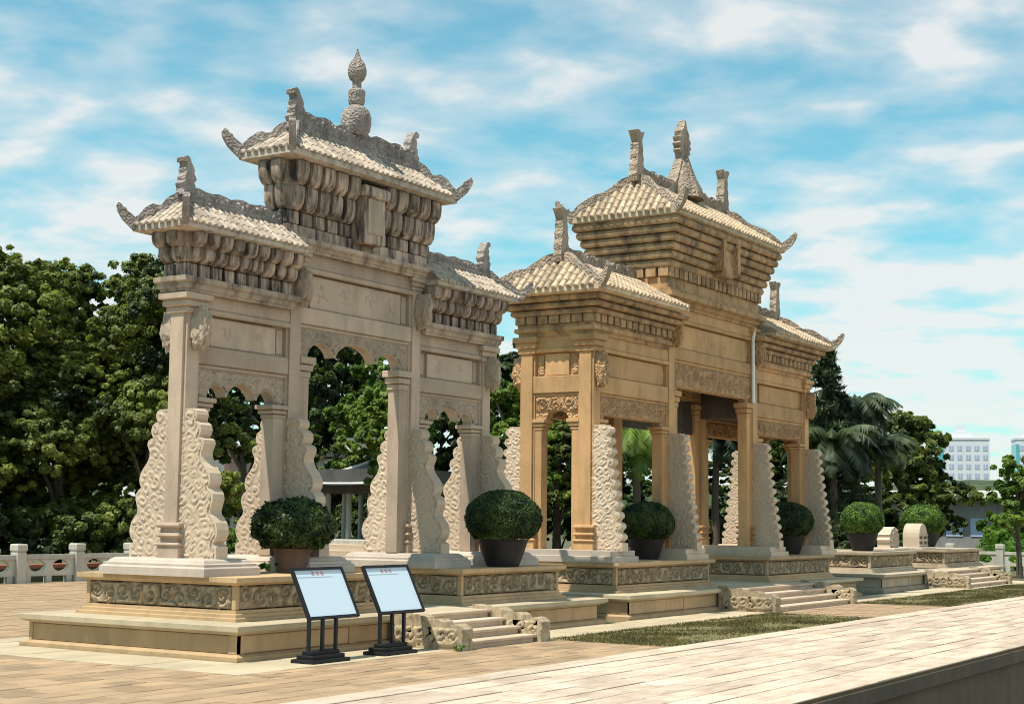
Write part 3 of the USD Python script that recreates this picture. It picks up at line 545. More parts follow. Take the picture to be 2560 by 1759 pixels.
def roof(root, ex0, ex1, cy, hd, z_eave, z_ridge, rx0, rx1, hip0, hip1, mats, pitch=.2, ridge_h=.32, hipk=1.0, slab=.12, rib=.062, seed=0):
    """a stone roof: eave slab, bedded slopes, rows of half-round tiles, crested ridge and hips"""
    tile, rid, edge = mats
    rf = group_part(root, 'roof')
    part(rf, 'eave_slab', MB().course((ex0 + ex1) / 2, cy, (ex1 - ex0) / 2, hd, [(-.14, z_eave - .02), (-.06, z_eave), (0, z_eave + .02), (0, z_eave + slab), (-.05, z_eave + slab + .01)]), edge)
    zt = z_eave + slab; a, b = (ex0, ex1)
    v = [(a, cy - hd, zt), (b, cy - hd, zt), (b, cy + hd, zt), (a, cy + hd, zt), (rx0, cy, z_ridge), (rx1, cy, z_ridge)]
    part(rf, 'tile_bed', MB().add(v, [[0, 1, 5], [0, 5, 4], [2, 3, 4], [2, 4, 5], [3, 0, 4], [1, 2, 5], [0, 3, 2], [0, 2, 1]]), 'tile_bed')
    n = max(3, round((b - a) / pitch)); up_f = np.array([0, -(z_ridge - zt), hd]); up_f /= np.linalg.norm(up_f)
    for k in range(n):
        x = a + (k + .5) * (b - a) / n; q = 1.0
        if x < rx0: q = min(q, (x - a) / (rx0 - a))
        if x > rx1: q = min(q, (b - x) / (b - rx1))
        if q < .12: continue
        part(rf, 'roof_tile', tile_rib(MB(), (x, cy - hd - .03, zt - .01), (x, cy - hd + hd * q, zt + (z_ridge - zt) * q), up_f, rib), tile, smooth=40)
    if hip0:
        n = max(3, round(2 * hd / pitch)); up_e = np.array([-(z_ridge - zt), 0, rx0 - a]); up_e /= np.linalg.norm(up_e)
        for k in range(n):
            y = cy + hd - (k + .5) * 2 * hd / n; q = 1 - abs(y - cy) / hd
            if q < .1: continue
            part(rf, 'roof_tile', tile_rib(MB(), (a - .03, y, zt - .01), (a + (rx0 - a) * q, y, zt + (z_ridge - zt) * q), up_e, rib), tile, smooth=40)
    # ridge with a ragged carved crest
    r = random.Random(seed); pts = [(rx0 - .08, z_ridge - .12)]; n = max(6, int((rx1 - rx0) / .16)); pts.append((rx1 + .08, z_ridge - .12))
    for k in range(n, -1, -1):
        x = rx0 - .08 + (rx1 - rx0 + .16) * k / n; pts.append((x, z_ridge + ridge_h * (.86 + .24 * abs(math.sin(k * .9)) + r.uniform(-.05, .05))))
    rd = part(rf, 'ridge', MB().poly(Polygon(pts).buffer(0), .17, lambda p, q, c: (p, cy - .085 + c, q)), rid)
    scroll_plate(rd, 'scroll_carving', Polygon(pts).buffer(0), lambda p, q, h: (p, cy - .086 - h, q), (0, -1, 0), rid, spacing=.24, turn=.12, depth=.05, step=.03, seed=seed + 50)
    part(rf, 'ridge_moulding', MB().box(rx0 - .1, rx1 + .1, cy - .12, cy + .12, z_ridge - .06, z_ridge + .055, b=.02), rid)
    for flag, rx, e in ((hip0, rx0, ex0), (hip1, rx1, ex1)):
        if flag:
            for q in (-1, 1): hip_plate(rf, 'hip_ridge', (rx, cy, z_ridge), (e, cy + q * hd, zt + .02), rid, hipk, seed=seed + int(3 * q) + 9)
    return rf

def fish(root, x, y, z, h, w, mat, kind=0, flip=1, thick=.205):
    if kind == 0:   # a curling creature with a crested head
        pr = [(-.42, 0), (.42, 0), (.36, .14), (.44, .24), (.32, .34), (.50, .44), (.40, .52), (.30, .58), (.34, .66), (.22, .76), (.06, .86), (-.04, .96), (-.22, 1.0), (-.44, .95), (-.40, .86), (-.22, .86), (-.18, .78), (-.26, .68), (-.20, .58), (-.34, .48), (-.30, .36), (-.48, .28), (-.36, .16)]
    else:           # an upright fish with a forked tail
        pr = [(-.40, 0), (.42, 0), (.50, .10), (.40, .18), (.46, .28), (.34, .36), (.40, .46), (.28, .56), (.30, .66), (.22, .76), (.18, .84), (.36, .92), (.46, 1.0), (.12, .965), (-.18, 1.0), (-.56, .985), (-.34, .90), (-.20, .82), (-.26, .72), (-.22, .62), (-.34, .52), (-.28, .42), (-.42, .32), (-.36, .2), (-.5, .12)]
    pg = Polygon([(flip * a * w, b * h) for a, b in pr]).buffer(0).buffer(.012 * h, 2)
    m = MB().poly(pg, thick, lambda a, b, c: (x + a, y + c - thick / 2, z + b))
    return part(root, 'roof_creature', m, mat)

# ------------------------------------------------------------------ archway A: pale, one row of four columns
XA, YA = 6.12, 2.65
ZA = 1.63
arch_a = thing('stone_archway', 'pale pinkish granite memorial archway with four columns and gourd finial, nearer of two', 'archway', (XA, YA, 1.335))
cxs = [XA - 4.88, XA - 2.04, XA + 2.04, XA + 4.88]; hc = .215
for i, x in enumerate(cxs):
    part(arch_a, 'base_slab', MB().course(x + (.06, 0, 0, -.06)[i], YA, .72 if i in (0, 3) else .68, 1.30, [(0, 1.33), (0, 1.47), (-.02, 1.485), (-.05, 1.50), (-.05, 1.54), (-.11, 1.555), (-.14, 1.60), (-.2, 1.63)]), 'slab')
    outer = i in (0, 3)
    c = column(arch_a, x, YA, hc, ZA - .01, 6.40 if outer else 7.80, 'pale')
    if outer: capital(c, x, YA, hc, 6.07, 6.445, 'pale', 1.0)
    else: capital(c, x, YA, hc, 7.40, 7.68, 'pale', .8)
    for sg in (-1, 1):
        scallop_stone(arch_a, 'buttress_stone', x, YA, sg, YA, 'pale_carved', z0=ZA - .005)
        lump(c, 'carved_bracket', (x + .02, YA + sg * .36, (5.80 if outer else 6.95)), (.12, .21, .36), 3 + i + sg, 'spandrel')
zs = dict(top0=6.10, top1=6.47, low1=5.51, low0=5.10, spd=4.56, arc=4.87, cap0=4.30, base=ZA)
zc_ = dict(top0=7.29, top1=7.68, low1=6.58, low0=6.17, spd=5.59, arc=5.98, cap0=5.17, base=ZA)
fA = front(0, YA)
for (a, b, z, gl, sd) in ((cxs[0] + hc, cxs[1] - hc, zs, 2, 1), (cxs[1] + hc, cxs[2] - hc, zc_, 4, 2), (cxs[2] + hc, cxs[3] - hc, zs, 2, 3)):
    bay(arch_a, fA, a, b, z, ('pale', 'spandrel'), 'trefoil', gl, sd, pil=.30)
def bracket_stage(root, face, eface, u0, u1, hd, z, mats, nb, ne, nd, left=True, gapu=None, umid=None):
    """dentil course and two tiers of bulging bracket stones under a roof; z = (z0, z1, z2, z3)"""
    mat, core = mats
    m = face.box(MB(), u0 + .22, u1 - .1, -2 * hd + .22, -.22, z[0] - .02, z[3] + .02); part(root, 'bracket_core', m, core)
    tiers = [('dentil', z[0], z[1] - .01, 0.0, .03, nd, .28, False), ('bracket', z[1], z[2] + .02, .03, .16, nb, .16, True), ('bracket', z[2], z[3] + .02, .12, .22, nb, .16, True)]
    for nm, za, zb, p0, pr, n, gap, bl in tiers:
        cs = group_part(root, nm + '_course')
        spans = [(u0 - p0 * .5, u1 + p0 * .5, n)] if gapu is None else [(u0 - p0 * .5, umid - gapu, round(n * (umid - gapu - u0) / (u1 - u0))), (umid + gapu, u1 + p0 * .5, round(n * (u1 - umid - gapu) / (u1 - u0)))]
        for a, b, k in spans: blocks_along(cs, nm, face, a, b, k, p0 - .06, pr + .03, za, zb, mat, gap, bl)
        if left: blocks_along(cs, nm, eface, -YA - hd - p0 * .5, -YA + hd + p0 * .5, ne, p0 - .06, pr + .03, za, zb, mat, gap, bl)
# side roofs of A
for s_, (a, b) in ((-1, (cxs[0] - hc - .12, cxs[1] - hc)), (1, (cxs[2] + hc, cxs[3] + hc + .12))):
    part(arch_a, 'cornice', MB().course((a + b) / 2, YA, (b - a) / 2, .30, [(-.1, 6.448), (.02, 6.452), (.02, 6.50), (.04, 6.51), (.06, 6.545), (.06, 6.60), (.09, 6.615), (.11, 6.635), (.11, 6.725), (.06, 6.73)]), 'cornice')
    bracket_stage(arch_a, front(0, YA - .30), endface(a, 0), a, b, .30, (6.73, 6.99, 7.24, 7.52), ('bracket', 'dark_core'), 9, 2, 9, left=s_ < 0)
    ex = (a - .42, b + .03) if s_ < 0 else (b * 0 + a - .03, b + .42)
    rx = (ex[0] + .66, b + .02) if s_ < 0 else (a - .02, ex[1] - .66)
    rf = roof(arch_a, ex[0], ex[1], YA, .66, 7.54, 8.20, rx[0], rx[1], s_ < 0, s_ > 0, ('tile', 'ridge', 'tile'), pitch=.165, rib=.052, ridge_h=.22, hipk=.62, seed=3 + s_)
    fx = rx[0] - .02 if s_ < 0 else rx[1] + .02
    fish(rf, fx, YA, 8.28, .72, .34, 'ridge', 0, 1 if s_ < 0 else -1)
# centre roof of A
cw = 2.44
part(arch_a, 'cornice', MB().course(XA, YA, cw - .1, .32, [(-.12, 7.675), (.0, 7.68), (.0, 7.73), (.03, 7.745), (.03, 7.80), (.06, 7.815), (.10, 7.84), (.10, 7.93), (.05, 7.94)]), 'cornice')
part(arch_a, 'frieze_band', MB().course(XA, YA, cw, .25, [(0, 7.93), (0, 8.19), (-.05, 8.20)]), 'bracket')
bracket_stage(arch_a, front(0, YA - .27), endface(XA - cw, 0), XA - cw, XA + cw, .27, (8.20, 8.47, 8.95, 9.42), ('bracket', 'dark_core'), 13, 2, 12, gapu=.42, umid=XA)
tb = MB(); fT = front(XA, YA - .30)
for (a, b, p0, p1, z0, z1) in [(-.36, .36, -.1, .26, 8.10, 9.30), ]: fT.box(tb, a, b, p0, p1, z0, z1, b=.03)
tablet = part(arch_a, 'tablet', tb, 'bracket')
m = MB(); fT.box(m, -.24, .24, .2, .285, 8.30, 9.05, b=.015); part(tablet, 'tablet_face', m, 'pale')
m = MB(); fT.box(m, -.43, .43, -.05, .34, 9.08, 9.32, b=.04); part(tablet, 'tablet_crown', m, 'bracket')
rfA = roof(arch_a, XA - 2.84, XA + 2.84, YA, .70, 9.46, 10.22, XA - 1.92, XA + 1.92, True, True, ('tile', 'ridge', 'tile'), pitch=.17, rib=.053, ridge_h=.38, hipk=.72, slab=.15, seed=8)
fish(rfA, XA - 1.98, YA, 10.22, .82, .40, 'ridge', 0, 1); fish(rfA, XA + 1.98, YA, 10.22, .82, .40, 'ridge', 0, -1)
fin = group_part(arch_a, 'finial')
part(fin, 'lower_gourd', MB().lathe(XA, YA, [(.10, 10.45), (.22, 10.50), (.28, 10.62), (.305, 10.78), (.305, 10.92), (.26, 11.06), (.17, 11.14), (.13, 11.17)], 24, 8, .08), 'ridge', smooth=35)
part(fin, 'middle_ball', MB().lathe(XA, YA, [(.13, 11.16), (.165, 11.20), (.185, 11.28), (.175, 11.36), (.19, 11.40), (.185, 11.48), (.15, 11.52), (.10, 11.54), (.10, 11.70)], 18), 'ridge', smooth=35)
part(fin, 'flame_bulb', MB().lathe(XA, YA, [(.09, 11.69), (.15, 11.74), (.19, 11.84), (.195, 11.94), (.165, 12.06), (.12, 12.15), (.075, 12.21), (.04, 12.30), (.012, 12.42)], 18, 5, .07), 'ridge', smooth=35)

# ------------------------------------------------------------------ archway B: orange, two rows of four columns
XB, YB, DB = 22.25, 2.82, .88
ob = thing('stone_archway', 'orange sandstone archway with two rows of columns and stepped corbels, farther of two', 'archway', (XB, YB, 1.335))
bx = [XB - 7.2, XB - 2.9, XB + 2.9, XB + 7.2]; hb = .225
for i, x in enumerate(bx):
    part(ob, 'base_slab', MB().course(x + (.12, 0, 0, -.12)[i], YB, .68, 1.90, [(0, 1.33), (0, 1.475), (-.03, 1.48), (-.07, 1.485), (-.07, 1.62), (-.12, 1.625)]), 'slab' if i == 0 else 'step')
    for row in (-1, 1):
        y = YB + row * DB; outer = i in (0, 3)
        c = column(ob, x, y, hb, 1.61, 7.1 if outer else 8.4, 'orange')
        if outer: capital(c, x, y, hb, 6.70, 7.14, 'orange', 1.0)
        else: capital(c, x, y, hb, 8.02, 8.40, 'orange', .9)
        scallop_stone(ob, 'buttress_stone', x, y, row, y, 'pale_carved', reach=.95, ztop=4.80, z0=1.615, t=.31, jag=True)
        lump(c, 'carved_bracket', (x + .02, y + row * .34, 6.25 if outer else 7.72), (.14, .20, .42), 13 + i + row, 'orange_carved')
yb_in0, yb_in1 = YB - DB + hb - .02, YB + DB - hb + .02
zbs = dict(top0=6.72, top1=7.16, low1=6.10, low0=5.58, spd=4.98, arc=5.2, cap0=4.70, base=1.61)
zbc = dict(top0=8.00, top1=8.42, low1=7.27, low0=6.86, spd=6.05, arc=6.3, cap0=5.58, base=1.61)
for row in (-1, 1):
    f = front(0, YB + row * DB)
    for (a, b, z, gl, sd) in ((bx[0] + hb, bx[1] - hb, zbs, 0, 11), (bx[1] + hb, bx[2] - hb, zbc, 5, 12), (bx[2] + hb, bx[3] - hb, zbs, 2, 13)):
        bay(ob, f, a, b, z, ('orange', 'orange_carved'), 'flat', gl if row < 0 else 0, sd, pil=.26)
for i, x in enumerate(bx):
    f = endface(x, YB)
    if i in (1, 2):
        part(ob, 'inner_beam', MB().box(x - .19, x + .19, yb_in0, yb_in1, 5.6, 7.12, b=.02), 'dark_core'); continue  # beam colour darkened as painted interior shade
    bay(ob, f, -DB + hb, DB - hb, z, ('orange', 'orange_carved'), 'shallow', 0, 21 + i, pil=.2)
part(ob, 'ceiling', MB().box(bx[1] + hb - .05, bx[2] - hb + .05, YB - DB + .12, YB + DB - .12, 6.95, 7.2), 'dark_core')  # ceiling darkened to stand for the shade inside the opening
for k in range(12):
    w_ = (bx[2] - bx[1] - 2 * hb) / 12; part(ob, 'inner_panel', MB().box(bx[1] + hb + k * w_ + .01, bx[1] + hb + (k + 1) * w_ - .01, YB + DB - .06, YB + DB + .05, 5.08, 6.12, b=.015), 'dark_core')  # panels carry the same shade put into their colour
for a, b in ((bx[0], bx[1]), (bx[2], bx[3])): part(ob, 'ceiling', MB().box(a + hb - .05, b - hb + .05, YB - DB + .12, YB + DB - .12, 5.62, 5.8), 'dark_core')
part(ob, 'drain_pipe', MB().tube([(bx[2] - hb - .02, YB - DB - hb - .05, 6.05), (bx[2] - hb - .02, YB - DB - hb - .05, 8.0), (bx[2] - hb + .02, YB - DB - hb - .08, 8.38)], .055, 10), 'white_paint', smooth=40, label='white drain pipe')

def roll_course(root, x0, x1, y0, y1, z0, z1, prot, mat, L=.8, full=True):
    """a corbelled course of half-round blocks round the front and left faces, the rest as a plain core"""
    cs = group_part(root, 'corbel_course'); d = z1 - z0 - .012
    prof = [(-.12, z0), (prot - .055, z0), (prot - .015, z0 + d * .18), (prot, z0 + d * .42), (prot - .006, z0 + d * .7), (prot - .035, z0 + d * .95), (prot - .06, z0 + d), (-.12, z0 + d)]
    def block(face, u0, u1, m0, m1):
        A = [face(u0 - (p if m0 else 0), p, z) for p, z in prof]; B = [face(u1 + (p if m1 else 0), p, z) for p, z in prof]; n = len(prof)
        f = []
        for j in range(n): k = (j + 1) % n; f += [[j, j + n, k + n], [j, k + n, k]]
        f += [[0, j, j + 1] for j in range(1, n - 1)] + [[n, n + j + 1, n + j] for j in range(1, n - 1)]
        part(cs, 'corbel_block', MB().add(A + B, np.array(f)[:, ::-1]), mat)
    fr, en = front(0, y0), endface(x0, 0)
    n = max(1, round((x1 - x0) / L)); w = (x1 - x0) / n
    for k in range(n): block(fr, x0 + k * w + (.005 if k else 0), x0 + (k + 1) * w - (.005 if k < n - 1 else 0), k == 0, k == n - 1)
    n = max(1, round((y1 - y0) / L)); w = (y1 - y0) / n
    for k in range(n): block(en, -y1 + k * w + (.005 if k else 0), -y1 + (k + 1) * w - (.005 if k < n - 1 else 0), k == 0, k == n - 1)
    part(cs, 'corbel_core', MB().box(x0 - prot + .1, x1 + prot - .03, y0 - prot + .1, y1 + prot - .03, z0 + .002, z1 - .014), 'orange_bracket')

yb0, yb1 = YB - DB - hb, YB + DB + hb
for s_, (a, b) in ((-1, (bx[0] - hb, bx[1] - hb)), (1, (bx[2] + hb, bx[3] + hb))):
    cx_, hx_ = (a + b) / 2, (b - a) / 2
    part(ob, 'cornice', MB().course(cx_, YB, hx_, DB + hb, [(-.2, 7.142), (.02, 7.145), (.02, 7.22), (.06, 7.24), (.11, 7.26), (.11, 7.36), (.04, 7.37), (.04, 7.45)]), 'orange_cornice')
    cs = group_part(ob, 'dentil_course')
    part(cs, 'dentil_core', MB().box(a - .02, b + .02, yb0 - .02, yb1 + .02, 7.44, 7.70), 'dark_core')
    blocks_along(cs, 'dentil', front(0, yb0), a - .11, b + .05, 13, 0.0, .12, 7.455, 7.665, 'orange_bracket', .26)
    if s_ < 0: blocks_along(cs, 'dentil', endface(a, 0), -yb1 - .10, -yb0 + .10, 7, 0.0, .12, 7.456, 7.664, 'orange_bracket', .16)
    for k in range(3):
        roll_course(ob, a, b, yb0, yb1, 7.67 + .165 * k, 7.67 + .165 * (k + 1), .19 + .13 * k, 'orange_bracket')
    ex = (a - .66, b + .03) if s_ < 0 else (a - .03, b + .66); rx = (ex[0] + .95, b + .02) if s_ < 0 else (a - .02, ex[1] - .95)
    rf = roof(ob, ex[0], ex[1], YB, DB + hb + .64, 8.17, 9.22, rx[0], rx[1], s_ < 0, s_ > 0, ('orange_tile', 'orange_ridge', 'orange_tile'), pitch=.215, ridge_h=.30, hipk=.75, slab=.12, rib=.068, seed=30 + s_)
    fish(rf, rx[0] - .05 if s_ < 0 else rx[1] + .05, YB, 9.12, 1.42, .42, 'orange_ridge', 1, 1 if s_ < 0 else -1, thick=.24)
# tower over the centre bay of B
tx0, tx1 = bx[1] - hb, bx[2] + hb
part(ob, 'tower_wall', MB().box(tx0 + .02, tx1 - .02, yb0 + .15, yb1 - .15, 8.36, 10.8), 'orange')
part(ob, 'tower_wall', MB().box(tx0 + .03, tx0 + .5, yb0 + .2, yb1 - .2, 7.1, 8.37), 'orange')
part(ob, 'cornice', MB().course(XB, YB, (tx1 - tx0) / 2, DB + hb, [(-.2, 8.405), (.02, 8.41), (.02, 8.50), (.08, 8.52), (.08, 8.62), (.16, 8.645), (.22, 8.67), (.22, 8.80), (.10, 8.82), (.10, 8.90)]), 'orange_cornice')
part(ob, 'frieze_band', MB().course(XB, YB, (tx1 - tx0) / 2, DB + hb, [(0, 8.89), (.02, 8.895), (.02, 9.22), (-.1, 9.225)]), 'orange_cornice')
cs = group_part(ob, 'dentil_course')
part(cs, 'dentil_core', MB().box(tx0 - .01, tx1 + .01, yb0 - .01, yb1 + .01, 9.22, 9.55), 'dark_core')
blocks_along(cs, 'dentil', front(0, yb0), tx0 - .1, tx1 + .1, 22, 0.0, .11, 9.228, 9.50, 'orange_bracket', .28)
blocks_along(cs, 'dentil', endface(tx0, 0), -yb1 - .09, -yb0 + .09, 6, 0.0, .11, 9.229, 9.499, 'orange_bracket', .22)
for k in range(6): roll_course(ob, tx0, tx1, yb0, yb1, 9.50 + .228 * k, 9.50 + .228 * (k + 1), .16 + .088 * k, 'orange_bracket', L=.9)
tb = MB(); fT = front(XB, yb0); 
tab = part(ob, 'tablet', fT.box(tb, -.42, .42, .1, .42, 9.60, 10.72, b=.03), 'orange_bracket')
for uu in (-.5, .5): part(tab, 'tablet_side', fT.box(MB(), uu - .1, uu + .1, .1, .56, 9.75, 10.80, b=.03), 'orange_carved')
rfB = roof(ob, tx0 - .66, tx1 + .66, YB, DB + hb + .66, 10.87, 12.18, XB - 2.85, XB + 2.85, True, True, ('orange_tile', 'orange_ridge', 'orange_tile'), pitch=.215, ridge_h=.36, hipk=.82, slab=.14, rib=.068, seed=44)
fish(rfB, XB - 2.95, YB, 12.10, 1.48, .46, 'orange_ridge', 1, 1, thick=.26); fish(rfB, XB + 2.95, YB, 12.10, 1.48, .46, 'orange_ridge', 1, -1, thick=.26)
# flame finial with a spreading carved foot
fl = [(-1.35, 0), (1.35, 0), (1.2, .12), (.95, .2), (.7, .38), (.58, .46), (.46, .7), (.36, .86), (.30, 1.08), (.22, 1.2), (.20, 1.34), (.34, 1.42), (.28, 1.50), (.40, 1.60), (.31, 1.68), (.38, 1.80), (.25, 1.88), (.28, 2.0), (.12, 2.15), (.03, 2.40), (-.02, 2.42), (-.10, 2.18), (-.26, 2.06), (-.22, 1.92), (-.37, 1.86), (-.29, 1.74), (-.40, 1.66), (-.29, 1.56), (-.35, 1.46), (-.21, 1.36), (-.22, 1.2), (-.32, 1.04), (-.38, .84), (-.5, .66), (-.56, .5), (-.72, .36), (-.95, .22), (-1.2, .1)]
fb = group_part(ob, 'finial')
part(fb, 'flame', MB().poly(Polygon([(a, b) for a, b in fl]), .26, lambda a, b, c: (XB + a, YB - .13 + c, 12.14 + b)), 'orange_ridge')
part(fb, 'flame_core', MB().lathe(XB, YB, [(.62, 12.1), (.54, 12.45), (.40, 12.75), (.28, 13.1), (.19, 13.4), (.12, 13.5), (.15, 13.68), (.15, 13.92), (.11, 14.2), (.06, 14.38), (.02, 14.6)], 20, 7, .16), 'orange_ridge', smooth=35)

# ------------------------------------------------------------------ carved stones on platform C
def carved_stone(x, y, label, kind):
    root = thing('carved_stone', label, 'carved stone', (x, y, 1.336), 'carved stones on the far platform' and None)
    part(root, 'plinth', MB().box(x - .9, x + .9, y - .55, y + .55, 1.337, 1.44, b=.02), 'slab')
    if kind:
        pg = Polygon([(-.52, 0), (.56, 0), (.56, .40), (.52, .56), (.45, .70), (.34, .82), (.20, .90), (.02, .94), (-.16, .90), (-.30, .82), (-.42, .70), (-.49, .56), (-.52, .40)])
        m = MB().poly(pg, .66, lambda a, b, c: (x + a, y - .33 + c, 1.44 + b)); bk = part(root, 'block', m, 'step')
        for a in (-.27, .27):
            for b in (.12, .33): part(bk, 'pocket', MB().box(x + a - .17, x + a + .17, y - .338, y - .30, 1.44 + b, 1.44 + b + .11, b=.01), 'dark_core')  # dark plates stand in for the shade inside hollow pockets
        for b in (.06, .26, .47): part(bk, 'band', MB().box(x - .54, x + .57, y - .36, y - .32, 1.44 + b, 1.44 + b + .045, b=.01), 'step')
    else:
        pg = Polygon([(-.52, 0), (.46, 0), (.50, .2), (.58, .26), (.50, .36), (.56, .46), (.46, .56), (.42, .68), (.24, .74), (.05, .80), (-.12, .74), (-.30, .70), (-.40, .58), (-.52, .50), (-.47, .40), (-.60, .30), (-.50, .2)])
        bk = part(root, 'block', MB().poly(pg, .5, lambda a, b, c: (x + a, y - .25 + c, 1.44 + b)), 'pale_carved')
        scroll_plate(bk, 'scroll_carving', pg, lambda a, b, h: (x + a, y - .252 - h, 1.44 + b), (0, -1, 0), 'pale_carved', seed=4, spacing=.3, turn=.14, depth=.06, step=.035)
    return root
carved_stone(39.9 - .9, 2.2, 'rough cream carved stone with scalloped edge standing on the far platform', 0)
carved_stone(42.3 - .6, 2.0, 'pale block of stone with four square pockets on the far platform', 1)

# ------------------------------------------------------------------ potted clipped bushes
def bush_mesh(rad, zsc, n, seed, size=.05, rag=.2):
    rs = np.random.RandomState(seed); d = rs.normal(size=(n, 3)); d /= np.linalg.norm(d, axis=1)[:, None]; d = d[d[:, 2] > -.72]; n = len(d)
    bumpy = 1 + rag * (meshkit.fbm(d * 3.2 + seed, 3, seed) - .5) * 2
    rr = rad * bumpy * (1 - .14 * rs.rand(n) ** 1.5 + .35 * rag * (rs.rand(n) < .05) * rs.rand(n))
    c = d * rr[:, None]; c[:, 2] *= zsc
    nn = d + rs.normal(0, .55, (n, 3)); nn /= np.linalg.norm(nn, axis=1)[:, None]
    a = np.cross(nn, rs.normal(size=(n, 3))); a /= np.linalg.norm(a, axis=1)[:, None]; b = np.cross(nn, a)
    s = size * rs.uniform(.6, 1.25, n)[:, None]
    v = np.stack([c - a * s * .5, c + b * s * .9, c + a * s * .5, c - b * s * .9], 1).reshape(-1, 3)
    f = np.arange(n)[:, None] * 4; f = np.concatenate([np.hstack([f, f + 1, f + 2]), np.hstack([f, f + 2, f + 3])])
    return v, f
def pot_bush(name, label, loc, rad, zsc, pot, mat, seed, leafsize=.05, n=11000, rag=.07):
    root = thing(name, label, 'potted bush', loc, None); ORIGIN[root] = np.zeros(3)
    h, r0, r1, pm = pot
    pr = [(r0 * .92, 0), (r0, .03), (r0 + (r1 - r0) * .55, h * .45), (r1, h * .86), (r1 * 1.03, h * .9), (r1 * 1.03, h), (r1 * .9, h), (r1 * .88, h * .92)]
    pp = part(root, 'pot', MB().lathe(0, 0, pr, 24), pm, smooth=35)
    part(pp, 'soil', MB().lathe(0, 0, [(r1 * .87, h * .8), (r1 * .87, h * .94)], 16), 'soil')
    part(root, 'stem', MB().tube([(0, 0, h * .8), (.02, .01, h + .2), (0, 0, h + rad * zsc * .6)], [.06, .05, .04], 7), 'trunk', smooth=40)
    zc0 = h + rad * zsc * .74
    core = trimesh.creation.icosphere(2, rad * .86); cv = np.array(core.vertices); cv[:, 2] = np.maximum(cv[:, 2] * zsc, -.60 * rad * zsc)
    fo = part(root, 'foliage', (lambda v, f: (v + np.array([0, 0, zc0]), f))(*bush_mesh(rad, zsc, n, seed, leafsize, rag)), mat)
    part(fo, 'twigs', (cv + np.array([0, 0, zc0]), np.array(core.faces)), 'leaf_dark')  # solid dark ball added to fill the inside of the foliage
    return root
b1 = pot_bush('potted_bush', 'dome-clipped bush in a brown clay pot behind the left sign board', (3.35, 1.75, 1.336), .80, .68, (.46, .30, .345, 'pot_brown'), 'leaf_bush', 1, .045, 16000, .2)
b2 = pot_bush('potted_bush', 'round dark bush in a wide dark pot at the right end of the pale archway', (9.8, 1.15, 1.336), .86, .74, (.60, .37, .54, 'pot_dark'), 'leaf_bush', 2, .036, 26000)
copy(b2, 'potted_bush', (18.35, 2.0, 1.336), 70, (.9, .9, .92), 'round dark potted bush between the left columns of the orange archway', 'potted bush')
copy(b2, 'potted_bush', (28.5, 2.0, 1.336), 150, (.94, .94, 1.0), 'round dark potted bush between the right columns of the orange archway', 'potted bush')
b3 = pot_bush('potted_bush', 'bright green dome bush in a dark pot left of the carved stones', (36.4, 2.3, 1.336), .80, .84, (.66, .38, .55, 'pot_dark'), 'leaf_bush_bright', 3, .045, 18000)
copy(b3, 'potted_bush', (43.7, 2.3, 1.336), 110, (1.15, 1.15, 1.0), 'bright green dome bush right of the carved stone with pockets', 'potted bush')

# ------------------------------------------------------------------ sign boards
def sign(label, x, seed):
    root = thing('sign_board', label, 'sign', (x + .47, -.95, 0))
    bs = group_part(root, 'base')
    for k, (o, z0, z1) in enumerate([(0, 0.004, .068), (-.065, .07, .134), (-.13, .136, .20)]):
        part(bs, 'base_step', MB().box(x - o, x + .96 + o, -1.2 - o, -.72 + o, z0, z1, b=.008), 'black_stone')
    for xx in (x + .17, x + .52, x + .87): part(root, 'post', MB().box(xx - .026, xx + .026, -.975, -.923, .195, .72), 'black_metal')
    # tilted board: local a along x, b up the slope, c out of the face (towards -Y and up)
    o = np.array([x + .14, -.96, .70]); sl = np.array([0, .42, .83]); Ls = np.linalg.norm(sl); sl = sl / Ls; nr = np.array([0, -sl[2], sl[1]]); Wd = 1.34
    def bx3(a0, a1, c0, c1, d0, d1):
        m = MB().box(a0, a1, c0, c1, d0, d1); v, f = m.arr(); w = o + v[:, :1] * np.array([1.0, 0, 0]) + v[:, 1:2] * sl + v[:, 2:] * nr
        return MB().add(w, f)
    bd = part(root, 'board', bx3(.03, Wd - .03, .03, Ls - .03, -.02, .006), 'board')
    fr = .045
    fm = group_part(root, 'frame')
    for a0, a1, c0, c1 in ((0, Wd, 0, fr), (0, Wd, Ls - fr, Ls), (0, fr, fr, Ls - fr), (Wd - fr, Wd, fr, Ls - fr)): part(fm, 'frame_bar', bx3(a0, a1, c0, c1, -.03, .03), 'black_metal')
    r = random.Random(seed); t = MB()
    for k in range(3):
        u = Wd * (.36 + .09 * k)
        for j in range(3): q = Ls - .13 + j * .022; v, f = bx3(u, u + .07, q, q + .011, .004, .010).arr(); t.add(v, f)
        v, f = bx3(u + .03, u + .041, Ls - .135, Ls - .075, .004, .011).arr(); t.add(v, f)
    part(bd, 'heading', t, 'sign_red')
    t = MB(); v, f = bx3(.09, Wd * .74, Ls - .172, Ls - .166, .004, .010).arr(); t.add(v, f); part(bd, 'rule', t, 'sign_grey')
    return root
sign('left sign board of two, pale tilted panel on three black posts', .50, 1)
sign('right sign board of two, pale tilted panel beside the stair cheek wall', 2.42, 2)

